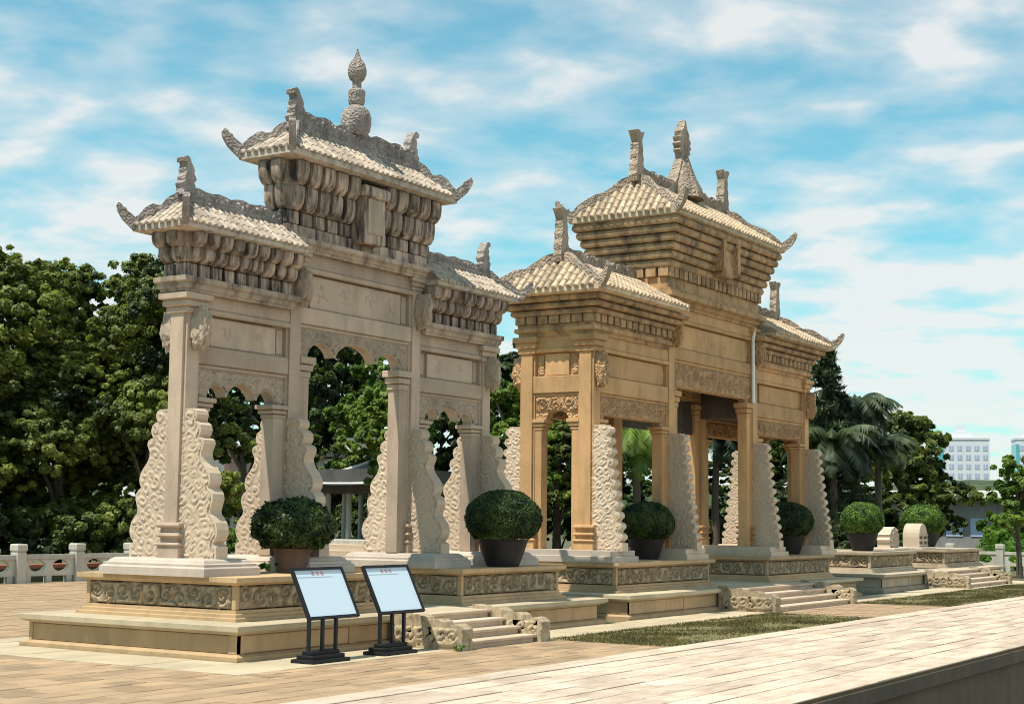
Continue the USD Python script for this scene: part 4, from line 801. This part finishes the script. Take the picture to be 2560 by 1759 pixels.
# ------------------------------------------------------------------ balustrades
def fence_run(root, P, Q, n0, spacing):
    P, Q = np.array(P, float), np.array(Q, float); d = (Q - P)[:2]; L = np.hypot(*d); u = d / L; fc = Face(P[0], P[1], u[0], u[1]); n = round(L / spacing); w = L / n
    for k in range(n + 1):
        m = MB(); c = fc(k * w, 0, 0)
        m.rings([[(c[0] + a * s * u[0] - b * s * u[1], c[1] + a * s * u[1] + b * s * u[0], z) for a, b in ((-1, -1), (1, -1), (1, 1), (-1, 1))] for s, z in [(.19, -.05), (.19, 1.05), (.165, 1.06), (.165, 1.09), (.20, 1.10), (.21, 1.13), (.21, 1.30), (.18, 1.35)]])
        part(root, 'post', m, 'fence')
        if k < n:
            a0, a1 = k * w + .19, (k + 1) * w - .19
            def fm(a, b, c): return fc(a, c - .07, b)
            pg = sbox(a0, .23, a1, .81)
            cm = (a0 + a1) / 2
            for q in (-.52, .52): pg = pg.difference(affinity.translate(affinity.scale(Point(0, 0).buffer(1, 16), .36, .205), cm + q, .585))
            part(root, 'pierced_panel', MB().poly(pg, .14, fm), 'fence')
            part(root, 'rail', MB().poly(sbox(a0 - .02, .813, a1 + .02, .97), .22, lambda a, b, c: fc(a, c - .11, b)), 'fence')
            for q in (a0 + .2, cm, a1 - .2): part(root, 'foot', MB().poly(sbox(q - .12, -.05, q + .12, .228), .16, lambda a, b, c: fc(a, c - .08, b)), 'fence')
f1 = thing('stone_balustrade', 'grey white stone balustrade with oval openings in front of the left trees', 'balustrade', (19.2, 25.4, 0))
fence_run(f1, (8.8, 25.4), (32.2, 25.4), 0, 2.6)
f2 = thing('stone_balustrade', 'far grey stone balustrade with square posts at right, before the green bank', 'balustrade', (62, 4, 0))
fence_run(f2, (62, 6.6), (62, -9.0), 0, 2.6)
root = thing('brick_planter', 'red brick planter edge seen through the left balustrade openings', 'planter', (19, 27, 0))
part(root, 'wall', MB().box(14, 24, 26.7, 27.2, -.05, .42), 'soil'); part(root, 'coping', MB().box(13.95, 24.05, 26.65, 27.25, .42, .58, b=.02), 'brick_red')

# ------------------------------------------------------------------ trees and plants
def crown_cards(seed, lobes, leaves, size, hollow=.5, jitter=.45, drop=0.0):
    """leaf cards on lobes (cx, cy, cz, rx, ry, rz): clumps of leaves with gaps between them"""
    rs = np.random.RandomState(seed); out = []
    vol = np.array([l[3] * l[4] * l[5] for l in lobes]) ** (2 / 3); vol /= vol.sum()
    for l, q in zip(lobes, vol):
        nl = int(leaves * q); ncl = max(6, int(nl / 90))
        d = rs.normal(size=(ncl, 3)); d /= np.linalg.norm(d, axis=1)[:, None]; d[:, 2] = np.where(d[:, 2] < -.3, -d[:, 2] * .6, d[:, 2]); d /= np.linalg.norm(d, axis=1)[:, None]
        rad = hollow + (1 - hollow) * rs.rand(ncl) ** .5
        cc = np.array(l[:3]) + d * rad[:, None] * np.array(l[3:6]); cs = rs.uniform(.18, .56, ncl) * min(l[3:6]) ** .5 * jitter
        k = rs.randint(0, ncl, nl); o = rs.normal(size=(nl, 3)); o /= np.linalg.norm(o, axis=1)[:, None]; rr = rs.rand(nl) ** .45
        c = cc[k] + o * (cs[k] * rr)[:, None] * np.array([1, 1, .72]); c[:, 2] -= drop * rs.rand(nl)
        nn = o * .7 + d[k] * .5 + np.array([0, 0, .55]) + rs.normal(0, .45, (nl, 3)); nn /= np.linalg.norm(nn, axis=1)[:, None]
        a = np.cross(nn, rs.normal(size=(nl, 3))); a /= np.linalg.norm(a, axis=1)[:, None]; b = np.cross(nn, a); s = size * rs.uniform(.6, 1.3, nl)[:, None]
        out.append(np.stack([c - a * s * .5, c + b * s * .95 - nn * s * .15, c + a * s * .5, c - b * s * .95 - nn * s * .15], 1))
    v = np.concatenate(out); n = len(v); i = np.arange(n)[:, None] * 4
    return v.reshape(-1, 3), np.concatenate([np.hstack([i, i + 1, i + 2]), np.hstack([i, i + 2, i + 3])])
def tree(name, label, cat, loc, H, R, seed, mat, leaves=26000, size=.24, low=.12, group=None, trunk=.28, nl=11):
    root = thing(name, label, cat, (0, 0, 0), group); rs = np.random.RandomState(seed)
    lobes = []
    for k in range(nl):
        a = 2 * PI * k / nl * 2.4 + rs.rand(); t = k / (nl - 1); z = H * (low + .14 + (.72 - low) * t); r = R * (.72 if t < .75 else .42) * (.65 + .5 * rs.rand()) * (1 - .45 * t)
        s = R * rs.uniform(.38, .58); lobes.append((math.cos(a) * r, math.sin(a) * r, z, s, s, s * rs.uniform(.7, .95)))
    lobes.append((0, 0, H * .86, R * .42, R * .42, H * .13)); lobes.append((0, 0, H * .5, R * .6, R * .6, H * .28))
    tk = part(root, 'trunk', MB().tube([(0, 0, -.3), (.05, .02, H * .2), (-.06, .05, H * .45), (.02, 0, H * .75)], [trunk * 1.35, trunk, trunk * .75, trunk * .3], 9), 'trunk', smooth=40)
    for k in range(0, nl, 2):
        l = lobes[k]; part(tk, 'limb', MB().tube([(0, 0, max(H * .12, l[2] - H * .2)), (l[0] * .5, l[1] * .5, l[2] - H * .07), (l[0], l[1], l[2])], [trunk * .5, trunk * .33, trunk * .12], 6), 'trunk', smooth=40)
    part(root, 'crown', crown_cards(seed, lobes, leaves, size), mat)
    place(root, loc); return root
T1 = tree('broadleaf_tree', 'leafy green tree at the left edge behind the balustrade', 'tree', (20.6, 33.0, 0), 13.4, 5.0, 11, 'leaf_mid', 125000, .125, low=.02)
copy(T1, 'broadleaf_tree', (26.5, 35.0, 0), 130, (1.0, 1.0, 1.03), 'second leafy tree from the left behind the balustrade', 'tree')
T2 = tree('broadleaf_tree', 'tall leafy tree whose crown meets the left roof of the pale archway', 'tree', (28.3, 31.2, 0), 13.9, 4.6, 12, 'leaf_mid', 125000, .125, low=.02)
copy(T2, 'broadleaf_tree', (25.6, 28.6, 0), 200, (.72, .72, .92), 'leafy tree directly behind the left column of the pale archway', 'tree')
copy(T1, 'broadleaf_tree', (23.4, 31.4, 0), 250, (.85, .85, .72), 'lower leafy tree in front of the left row of trees', 'tree')
copy(T2, 'broadleaf_tree', (14.2, 35.5, 0), 80, (1, 1, 1.0), 'leafy tree cut by the left edge of the picture', 'tree')
T3 = tree('dark_tree', 'dark dense tree filling the left side of the middle opening', 'tree', (55.6, 44.9, 0), 15.4, 5.2, 13, 'leaf_dark', 46000, .24, low=.05)
T7 = tree('dark_tree', 'dark tree with a raised crown in the left opening of the pale archway', 'tree', (46.0, 42.0, 0), 11.6, 3.6, 17, 'leaf_dark', 30000, .2, low=.40)
copy(T3, 'dark_tree', (60.2, 45.9, 0), 90, (1, 1, .86), 'dark tree behind the pavilion roof', 'tree')
copy(T3, 'dark_tree', (48.0, 30.5, 0), 160, (.8, .8, .78), 'dark tree behind the right opening of the pale archway', 'tree')
T4 = tree('bright_tree', 'bright yellow green tree in the middle opening above the pavilion', 'tree', (51.4, 36.6, 0), 12.2, 3.5, 14, 'leaf_bright', 46000, .17, low=.16)
T8 = tree('bright_tree', 'light green tree whose branches hang before the pavilion roof', 'tree', (40.1, 26.8, 0), 9.4, 2.5, 18, 'leaf_bright', 26000, .15, low=.44, trunk=.13)
copy(T4, 'bright_tree', (44.5, 23.3, 0), 70, (.9, .9, .78), 'green tree in the gap between the two archways', 'tree')
copy(T3, 'dark_tree', (56.0, 30.0, 0), 220, (1.1, 1.1, .82), 'dark tree behind the gap between the archways', 'tree')
copy(T2, 'broadleaf_tree', (50.5, 24.0, 0), 10, (.75, .75, .68), 'leafy tree behind the left opening of the orange archway', 'tree')
copy(T3, 'dark_tree', (60.0, 24.0, 0), 310, (.9, .9, .62), 'dark tree behind the orange archway', 'tree')
T5 = tree('broadleaf_tree', 'broad green tree to the right of the palms', 'tree', (70.3, 11.4, 0), 9.2, 3.5, 15, 'leaf_mid', 44000, .19, low=.05)
copy(T5, 'broadleaf_tree', (70.6, 10.3, 0), 100, (.60, .60, .70), 'smaller tree leaning beside the white tower block', 'tree')
copy(T3, 'dark_tree', (66.0, 20.5, 0), 140, (.8, .8, .6), 'dark tree far behind the middle opening of the orange archway', 'tree')
copy(T3, 'dark_tree', (63.0, 15.6, 0), 190, (.7, .7, .56), 'dark tree behind the right opening of the orange archway', 'tree')
copy(T3, 'dark_tree', (64.5, 14.2, 0), 20, (.75, .75, .55), 'dark tree under the palms right of the orange archway', 'tree')
T6 = tree('bright_tree', 'small bright tree cut by the right edge of the picture', 'tree', (52.9, .75, 0), 5.7, 1.7, 16, 'leaf_bright', 16000, .13, low=.2, trunk=.12)

def palm(label, loc, H, R, n, seed, name='palm_tree', droop=1.15, mat='leaf_palm'):
    root = thing(name, label, 'palm', (0, 0, 0)); rs = np.random.RandomState(seed)
    part(root, 'trunk', MB().tube([(0, 0, -.2), (.08, 0, H * .5), (0, .05, H)], [.24, .19, .16], 10), 'trunk', smooth=40)
    out = []
    for k in range(n):
        a = 2 * PI * k / n * 1.618 * 5 + rs.rand() * .3; el = rs.uniform(-.15, 1.25); L = R * rs.uniform(.8, 1.1); N = 34
        s = np.linspace(0, 1, N); th = el - droop * s * rs.uniform(1.3, 2.2); ds = L / N
        hx = np.cumsum(np.cos(th) * ds); hz = np.cumsum(np.sin(th) * ds); ca, sa = math.cos(a), math.sin(a)
        P = np.stack([hx * ca, hx * sa, H + hz], 1); side = np.array([-sa, ca, 0]); ln = .62 * R / 2.6 * np.sin(PI * np.clip(s * .9 + .08, 0, 1)) ** .7
        for q in (-1, 1):
            tip = P + side * q * ln[:, None] * .75 + np.array([ca, sa, 0]) * ln[:, None] * .35; tip[:, 2] -= ln * (.55 + .6 * rs.rand(N))
            w = np.stack([np.cos(th) * ca, np.cos(th) * sa, np.sin(th)], 1) * .05
            out.append(np.stack([P - w, P + w, tip], 1))
        w = side * .03
        out.append(np.stack([P[:-1] - w, P[:-1] + w, P[1:]], 1))
    v = np.concatenate(out).reshape(-1, 3); part(root, 'fronds', (v, np.arange(len(v)).reshape(-1, 3)), mat)
    place(root, loc); return root
P1 = palm('tall dark palm right of the orange archway roof', (55.6, 9.4, 0), 8.1, 2.7, 60, 21)
P2 = palm('lower dense palm touching the right end of the orange archway', (51.8, 9.2, 0), 6.1, 2.9, 66, 22)
copy(P1, 'palm_tree', (59.6, 9.6, 0), 50, (.95, .95, .80), 'palm between the tall palm and the broad green tree', 'palm')
P3 = palm('bright palm seen through the second opening of the orange archway', (46.2, 17.0, 0), 6.3, 2.9, 46, 23, mat='leaf_bright')
copy(P1, 'palm_tree', (56.6, 17.6, 0), 120, (1.05, 1.05, .82), 'palm seen through the middle opening of the orange archway', 'palm')
# slender conifer
def conifer(label, loc, H, seed):
    root = thing('conifer_tree', label, 'tree', (0, 0, 0)); rs = np.random.RandomState(seed)
    part(root, 'trunk', MB().tube([(0, 0, -.2), (0, 0, H)], [.2, .03], 8), 'trunk'); out = []
    for k in range(46):
        z = H * (.2 + .8 * k / 46); R = 2.4 * (1 - k / 47) + .25
        for j in range(6):
            a = rs.rand() * 2 * PI; N = 16; s = np.linspace(.1, 1, N); P = np.stack([R * s * math.cos(a), R * s * math.sin(a), z + R * .35 * s - R * .25 * s ** 2], 1)
            for q in range(4):
                o = rs.normal(0, .16, (N, 3)); w = rs.normal(0, .035, (N, 3)); out.append(np.stack([P - w, P + w, P + o + np.array([0, 0, .06])], 1))
    v = np.concatenate(out).reshape(-1, 3); part(root, 'needles', (v, np.arange(len(v)).reshape(-1, 3)), 'leaf_palm'); place(root, loc)
conifer('slender conifer rising behind the right roof of the orange archway', (53.0, 9.95, 0), 11.2, 5)

def hedge_plant(label, loc, R, H, seed, mat, n=7000, size=.11, name='shrub', cat='shrub'):
    root = thing(name, label, cat, (0, 0, 0)); rs = np.random.RandomState(seed)
    lobes = [(rs.uniform(-.5, .5) * R, rs.uniform(-.5, .5) * R, H * rs.uniform(.35, .7), R * .5, R * .5, H * .36) for _ in range(6)]
    part(root, 'stem', MB().tube([(0, 0, -.05), (0, 0, H * .6)], [.06, .03], 6), 'trunk'); part(root, 'foliage', crown_cards(seed, lobes, n, size), mat); place(root, loc); return root
H1 = hedge_plant('dark rounded shrub right of the orange archway foot', (41.5, 5.6, 0), 1.9, 3.3, 31, 'leaf_dark')
copy(H1, 'shrub', (47.0, 6.0, 0), 60, (1.1, 1.1, .95), 'dark shrub behind the bright bush on the far platform', 'shrub')
copy(H1, 'shrub', (53.0, 6.6, 0), 140, (1.4, 1.4, 1.05), 'wide dark shrub behind the carved stones', 'shrub')
copy(H1, 'shrub', (31.5, 19.5, 0), 30, (.7, .7, .6), 'small shrub beside the pavilion steps', 'shrub')
H2 = hedge_plant('low green shrub seen under the pale archway left opening', (24.8, 22.9, 0), 1.2, 2.3, 32, 'leaf_bright', 6000, .08)
copy(H2, 'shrub', (39.6, 27.2, 0), 90, (.8, .8, .8), 'low green shrub seen under the middle opening', 'shrub')
# dense backing shrubs so the ground under the trees stays dark and leafy
B0 = hedge_plant('dark undergrowth shrub under the left trees, nearest the picture edge', (20.8, 33.0, -.9), 2.6, 4.6, 33, 'leaf_dark', 12000, .16)
for k, (x, y, s, lb) in enumerate([(21.5, 31.4, .9, 'dark undergrowth shrub behind the first balustrade post'), (22.3, 30.0, .9, 'dark undergrowth shrub between the first two balustrade posts'), (23.0, 28.9, .85, 'dark undergrowth shrub behind the second balustrade post'),
                                   (24.2, 28.6, .85, 'dark undergrowth shrub right of the second balustrade post'), (25.0, 28.0, .85, 'dark undergrowth shrub behind the left buttress stone'), (26.6, 28.2, .7, 'dark shrub behind the leftmost column'),
                                   (48.5, 35.5, 1.0, 'dark shrub behind the pavilion columns'), (44.0, 28.0, .8, 'dark shrub behind the right opening of the pale archway'), (49.5, 26.5, 1.0, 'dark shrub behind the gap between archways'), (54.0, 22.5, .9, 'dark shrub behind the second opening of the orange archway'),
                                   (52.4, 20.8, 1.0, 'dark shrub behind the left bush of the orange archway'), (58.5, 22.3, 1.1, 'dark shrub left of the middle opening of the orange archway'), (65.0, 19.7, 1.1, 'dark shrub far behind the middle opening of the orange archway'), (58.1, 19.3, .9, 'dark shrub behind the middle opening of the orange archway'), (60.2, 16.0, 1.0, 'tall dark shrub right of the middle opening of the orange archway'), (58.0, 13.0, .9, 'dark shrub behind the right opening of the orange archway'), (62.5, 11.5, .9, 'dark shrub under the broad green tree')]):
    copy(B0, 'shrub', (x, y, -.9), 40 * k, (s, s, s * 1.1), lb, 'shrub')
# small weeds in joints of the base
def weed(label, loc, R, seed, n=160):
    root = thing('weed', label, 'weed', (0, 0, 0)); v, f = crown_cards(seed, [(0, 0, R * .35, R, R * .7, R * .45)], n, .06); part(root, 'leaves', (v, f), 'leaf_bright'); place(root, loc)
weed('green weed on the platform left of the brown pot', (2.75, 1.75, 1.336), .26, 41); weed('green weed growing at the foot of the stair cheek wall', (4.15, -1.5, .004), .16, 42, 90)
weed('green weed beside the steps under the middle opening', (6.0, 4.2, .588), .2, 43, 110)
# green bank at right
rs = np.random.RandomState(9); xs = np.linspace(0, 1, 24); bk = MB()
grid = []; 
for i in range(25):
    for j in range(9): x, y = 64 + 9 * j / 8, -14 + 20.5 * i / 24; grid.append((x, y, -.04 + 2.75 * (j / 8) ** .8 + .25 * math.sin(i * .9 + j)))
f = []
for i in range(24):
    for j in range(8): a = i * 9 + j; f += [[a, a + 1, a + 10], [a, a + 10, a + 9]]
p = usdkit.mesh(stage, '/World/grassy_bank', (np.array(grid), np.array(f)), M['soil']).GetPrim(); tag(p, 'sloping green bank beyond the far balustrade', kind='structure')
n = 26000; j = rs.rand(n) * 8; i = rs.rand(n) * 24; x, y = 64 + 9 * j / 8, -14 + 20.5 * i / 24; z = -.04 + 2.75 * (j / 8) ** .8 + .25 * np.sin(i * .9 + j) + .02
d = rs.normal(0, .16, (n, 3, 3)); V = np.stack([x, y, z], 1)[:, None] + d; V[:, :, 2] = np.abs(d[:, :, 2]) * 1.1 + z[:, None]
p = usdkit.mesh(stage, '/World/ground_cover', (V.reshape(-1, 3), np.arange(3 * n).reshape(-1, 3)), M['bank']).GetPrim(); tag(p, 'bright green ground cover plants on the bank', 'ground cover', kind='stuff')

# ------------------------------------------------------------------ buildings behind
def pavilion():
    c = np.array([45.5, 31.6]); root = thing('garden_pavilion', 'small garden pavilion with upswept white roof edges behind the middle opening', 'pavilion', (c[0], c[1], 0))
    part(root, 'terrace', MB().box(c[0] - 3, c[0] + 3, c[1] - 3, c[1] + 3, -.1, 1.25, b=.05), 'fence')
    for k in range(3): part(root, 'step', MB().box(c[0] - 3.3 - .35 * k, c[0] - 2.9, c[1] - 2, c[1] + 1, -.1, 1.0 - .3 * k, b=.02), 'step')
    for a in (-2.1, -.7, .7, 2.1):
        for b in (-2.1, 2.1): part(root, 'pillar', MB().lathe(c[0] + a, c[1] + b, [(.17, 1.25), (.15, 1.4), (.14, 3.65)], 12), 'fence', smooth=40)
    for b in (-.7, .7): part(root, 'pillar', MB().lathe(c[0] - 2.1, c[1] + b, [(.17, 1.25), (.15, 1.4), (.14, 3.65)], 12), 'fence', smooth=40)
    part(root, 'eave_beam', MB().box(c[0] - 2.35, c[0] + 2.35, c[1] - 2.35, c[1] + 2.35, 3.6, 4.1), 'dark_core')
    for zb, R, H in ((4.05, 3.5, 1.5), (5.75, 1.7, 1.3)):
        N = 16; R_ = []
        for s in np.linspace(0, 1, 7):
            ring = []
            for q in range(4):
                for t in np.linspace(-1, 1, N, endpoint=False):
                    w = R * (1 - s) + .12 * s; xy = {0: (t * w, -w), 1: (w, t * w), 2: (-t * w, w), 3: (-w, -t * w)}[q]; lift = .75 * (1 - s) ** 3 * abs(t) ** 4
                    ring.append((c[0] + xy[0] * (1 + .06 * abs(t) ** 4 * (1 - s)), c[1] + xy[1] * (1 + .06 * abs(t) ** 4 * (1 - s)), zb + H * s ** 1.5 + lift))
            R_.append(ring)
        rf = part(root, 'roof', MB().rings(R_), 'grey_roof', smooth=40)
        for a in (-1, 1):
            for b in (-1, 1):
                pts = [(c[0] + a * (R * (1 - s) + .12 * s) * (1 + .06 * (1 - s)), c[1] + b * (R * (1 - s) + .12 * s) * (1 + .06 * (1 - s)), zb + H * s ** 1.5 + .75 * (1 - s) ** 3 + .05) for s in np.linspace(-.05, 1, 9)]
                part(rf, 'hip_ridge', MB().tube(pts, .085, 6), 'white_wall', smooth=40)
        for q in (0, 3):
            pts = [((c[0] + t * R, c[1] - R) if q == 0 else (c[0] - R, c[1] + t * R)) + (zb + .75 * abs(t) ** 4 + .02,) for t in np.linspace(-1, 1, 15)]; part(rf, 'eave_edge', MB().tube(pts, .07, 6), 'white_wall', smooth=40)
pavilion()
def building(name, label, base, ang, W, D, H, cols, rows, wall, glass, side=None):
    root = thing(name, label, 'building', (0, 0, 0)); part(root, 'wall', MB().box(-W / 2, W / 2, -D / 2, D / 2, -2, H), wall)
    part(root, 'roof_parapet', MB().course(0, 0, W / 2, D / 2, [(-.2, H - .1), (.25, H), (.25, H + .9), (-.2, H + 1.0)]), wall); part(root, 'roof_house', MB().box(-W * .22, W * .2, -3, 3, H + .9, H + 3.6), wall); part(root, 'roof_house', MB().box(-W * .1, W * .06, -2, 2, H + 3.6, H + 6.2), wall)
    fr = front(0, -D / 2); cw, rh = W / cols, (H - 3) / rows
    for i in range(cols):
        for j in range(rows):
            u, z = -W / 2 + (i + .5) * cw, 2.2 + j * rh; fp = part(root, 'window', fr.box(MB(), u - cw * .27, u + cw * .27, -.05, .12, z, z + rh * .55), glass)
            part(fp, 'mullion', fr.box(MB(), u - .1, u + .1, 0, .17, z + .02, z + rh * .53), wall)
    if side: part(root, 'glass_strip', MB().box(-W / 2 - .15, -W / 2 + W * .1, -D / 2 - .2, D / 2, 1, H - 2), side)
    place(root, base, ang); return root
def far(px, py_dummy, d):
    v = fwd + r2 * ((px / .9074 - 1280) / FPX); v = v / 1.0; return CAM[:2] + v[:2] * d
yaw_deg = math.degrees(YAW)
c = (622.8, 167.0)
building('tower_block', 'white tower block with rows of small bluish windows far behind the trees', (622.8, 167.0, -4), yaw_deg - 90 - 10, 20.5, 14, 41, 6, 10, 'far_wall', 'blue_glass', 'teal_glass')
building('tower_block', 'paler tower block with teal glass strip at the right edge of the picture', (688.0, 156.0, -4), yaw_deg - 90 - 10, 12, 14, 44, 3, 10, 'far_wall', 'blue_glass', 'teal_glass')
root = thing('low_building', 'low building with flat white roof between the trees and the far tower block', 'building', (103, 16.5, 0))
part(root, 'wall', MB().box(99.5, 108, 12.0, 22.5, -.1, 4.2), 'grey_roof'); part(root, 'roof', MB().box(98.2, 109, 11.0, 24.0, 4.3, 4.9, b=.05), 'white_wall'); part(root, 'eave', MB().box(98.8, 108.5, 11.6, 23.2, 4.15, 4.32), 'dark_core')
for k in range(5): part(root, 'window', MB().box(99.44, 99.6, 12.9 + 1.9 * k, 14.2 + 1.9 * k, 1.4, 2.8), 'blue_glass')
root = thing('white_house', 'white walled house with red roof edge seen through the left opening', 'building', (52.5, 48, 0))
part(root, 'wall', MB().box(48, 58, 45.4, 55, -.1, 6.2), 'white_wall'); part(root, 'roof', MB().box(47.4, 58.6, 44.8, 55.6, 6.2, 6.6, b=.05), 'white_wall'); part(root, 'canopy', MB().box(46.2, 58, 43.4, 45.4, 4.2, 4.65, b=.03), 'brick_red')
for k in range(3): part(root, 'window', MB().box(49.2 + 2.8 * k, 50.8 + 2.8 * k, 45.3, 45.5, 1.5, 3.2), 'blue_glass')
# distant wooded rise closing the horizon
rs = np.random.RandomState(77); pts = []; N = 90
for i in range(N + 1):
    a = YAW + math.radians(-50 + 100 * i / N); 
    for r_, z in ((240, -1), (262, 5 + 3.0 * meshkit.fbm(np.array([[i * .23, 0, 0]]), 3, 2)[0]), (300, 7 + 5 * meshkit.fbm(np.array([[i * .2, 4, 0]]), 3, 3)[0]), (420, -1)): pts.append((CAM[0] + r_ * math.cos(a), CAM[1] + r_ * math.sin(a), z))
f = []
for i in range(N):
    for j in range(3): a = i * 4 + j; f += [[a, a + 1, a + 5], [a, a + 5, a + 4]]
p = usdkit.mesh(stage, '/World/wooded_hills', (np.array(pts), np.array(f)), M['leaf_dark'], smooth=True).GetPrim(); tag(p, 'low wooded rise on the horizon', kind='structure')
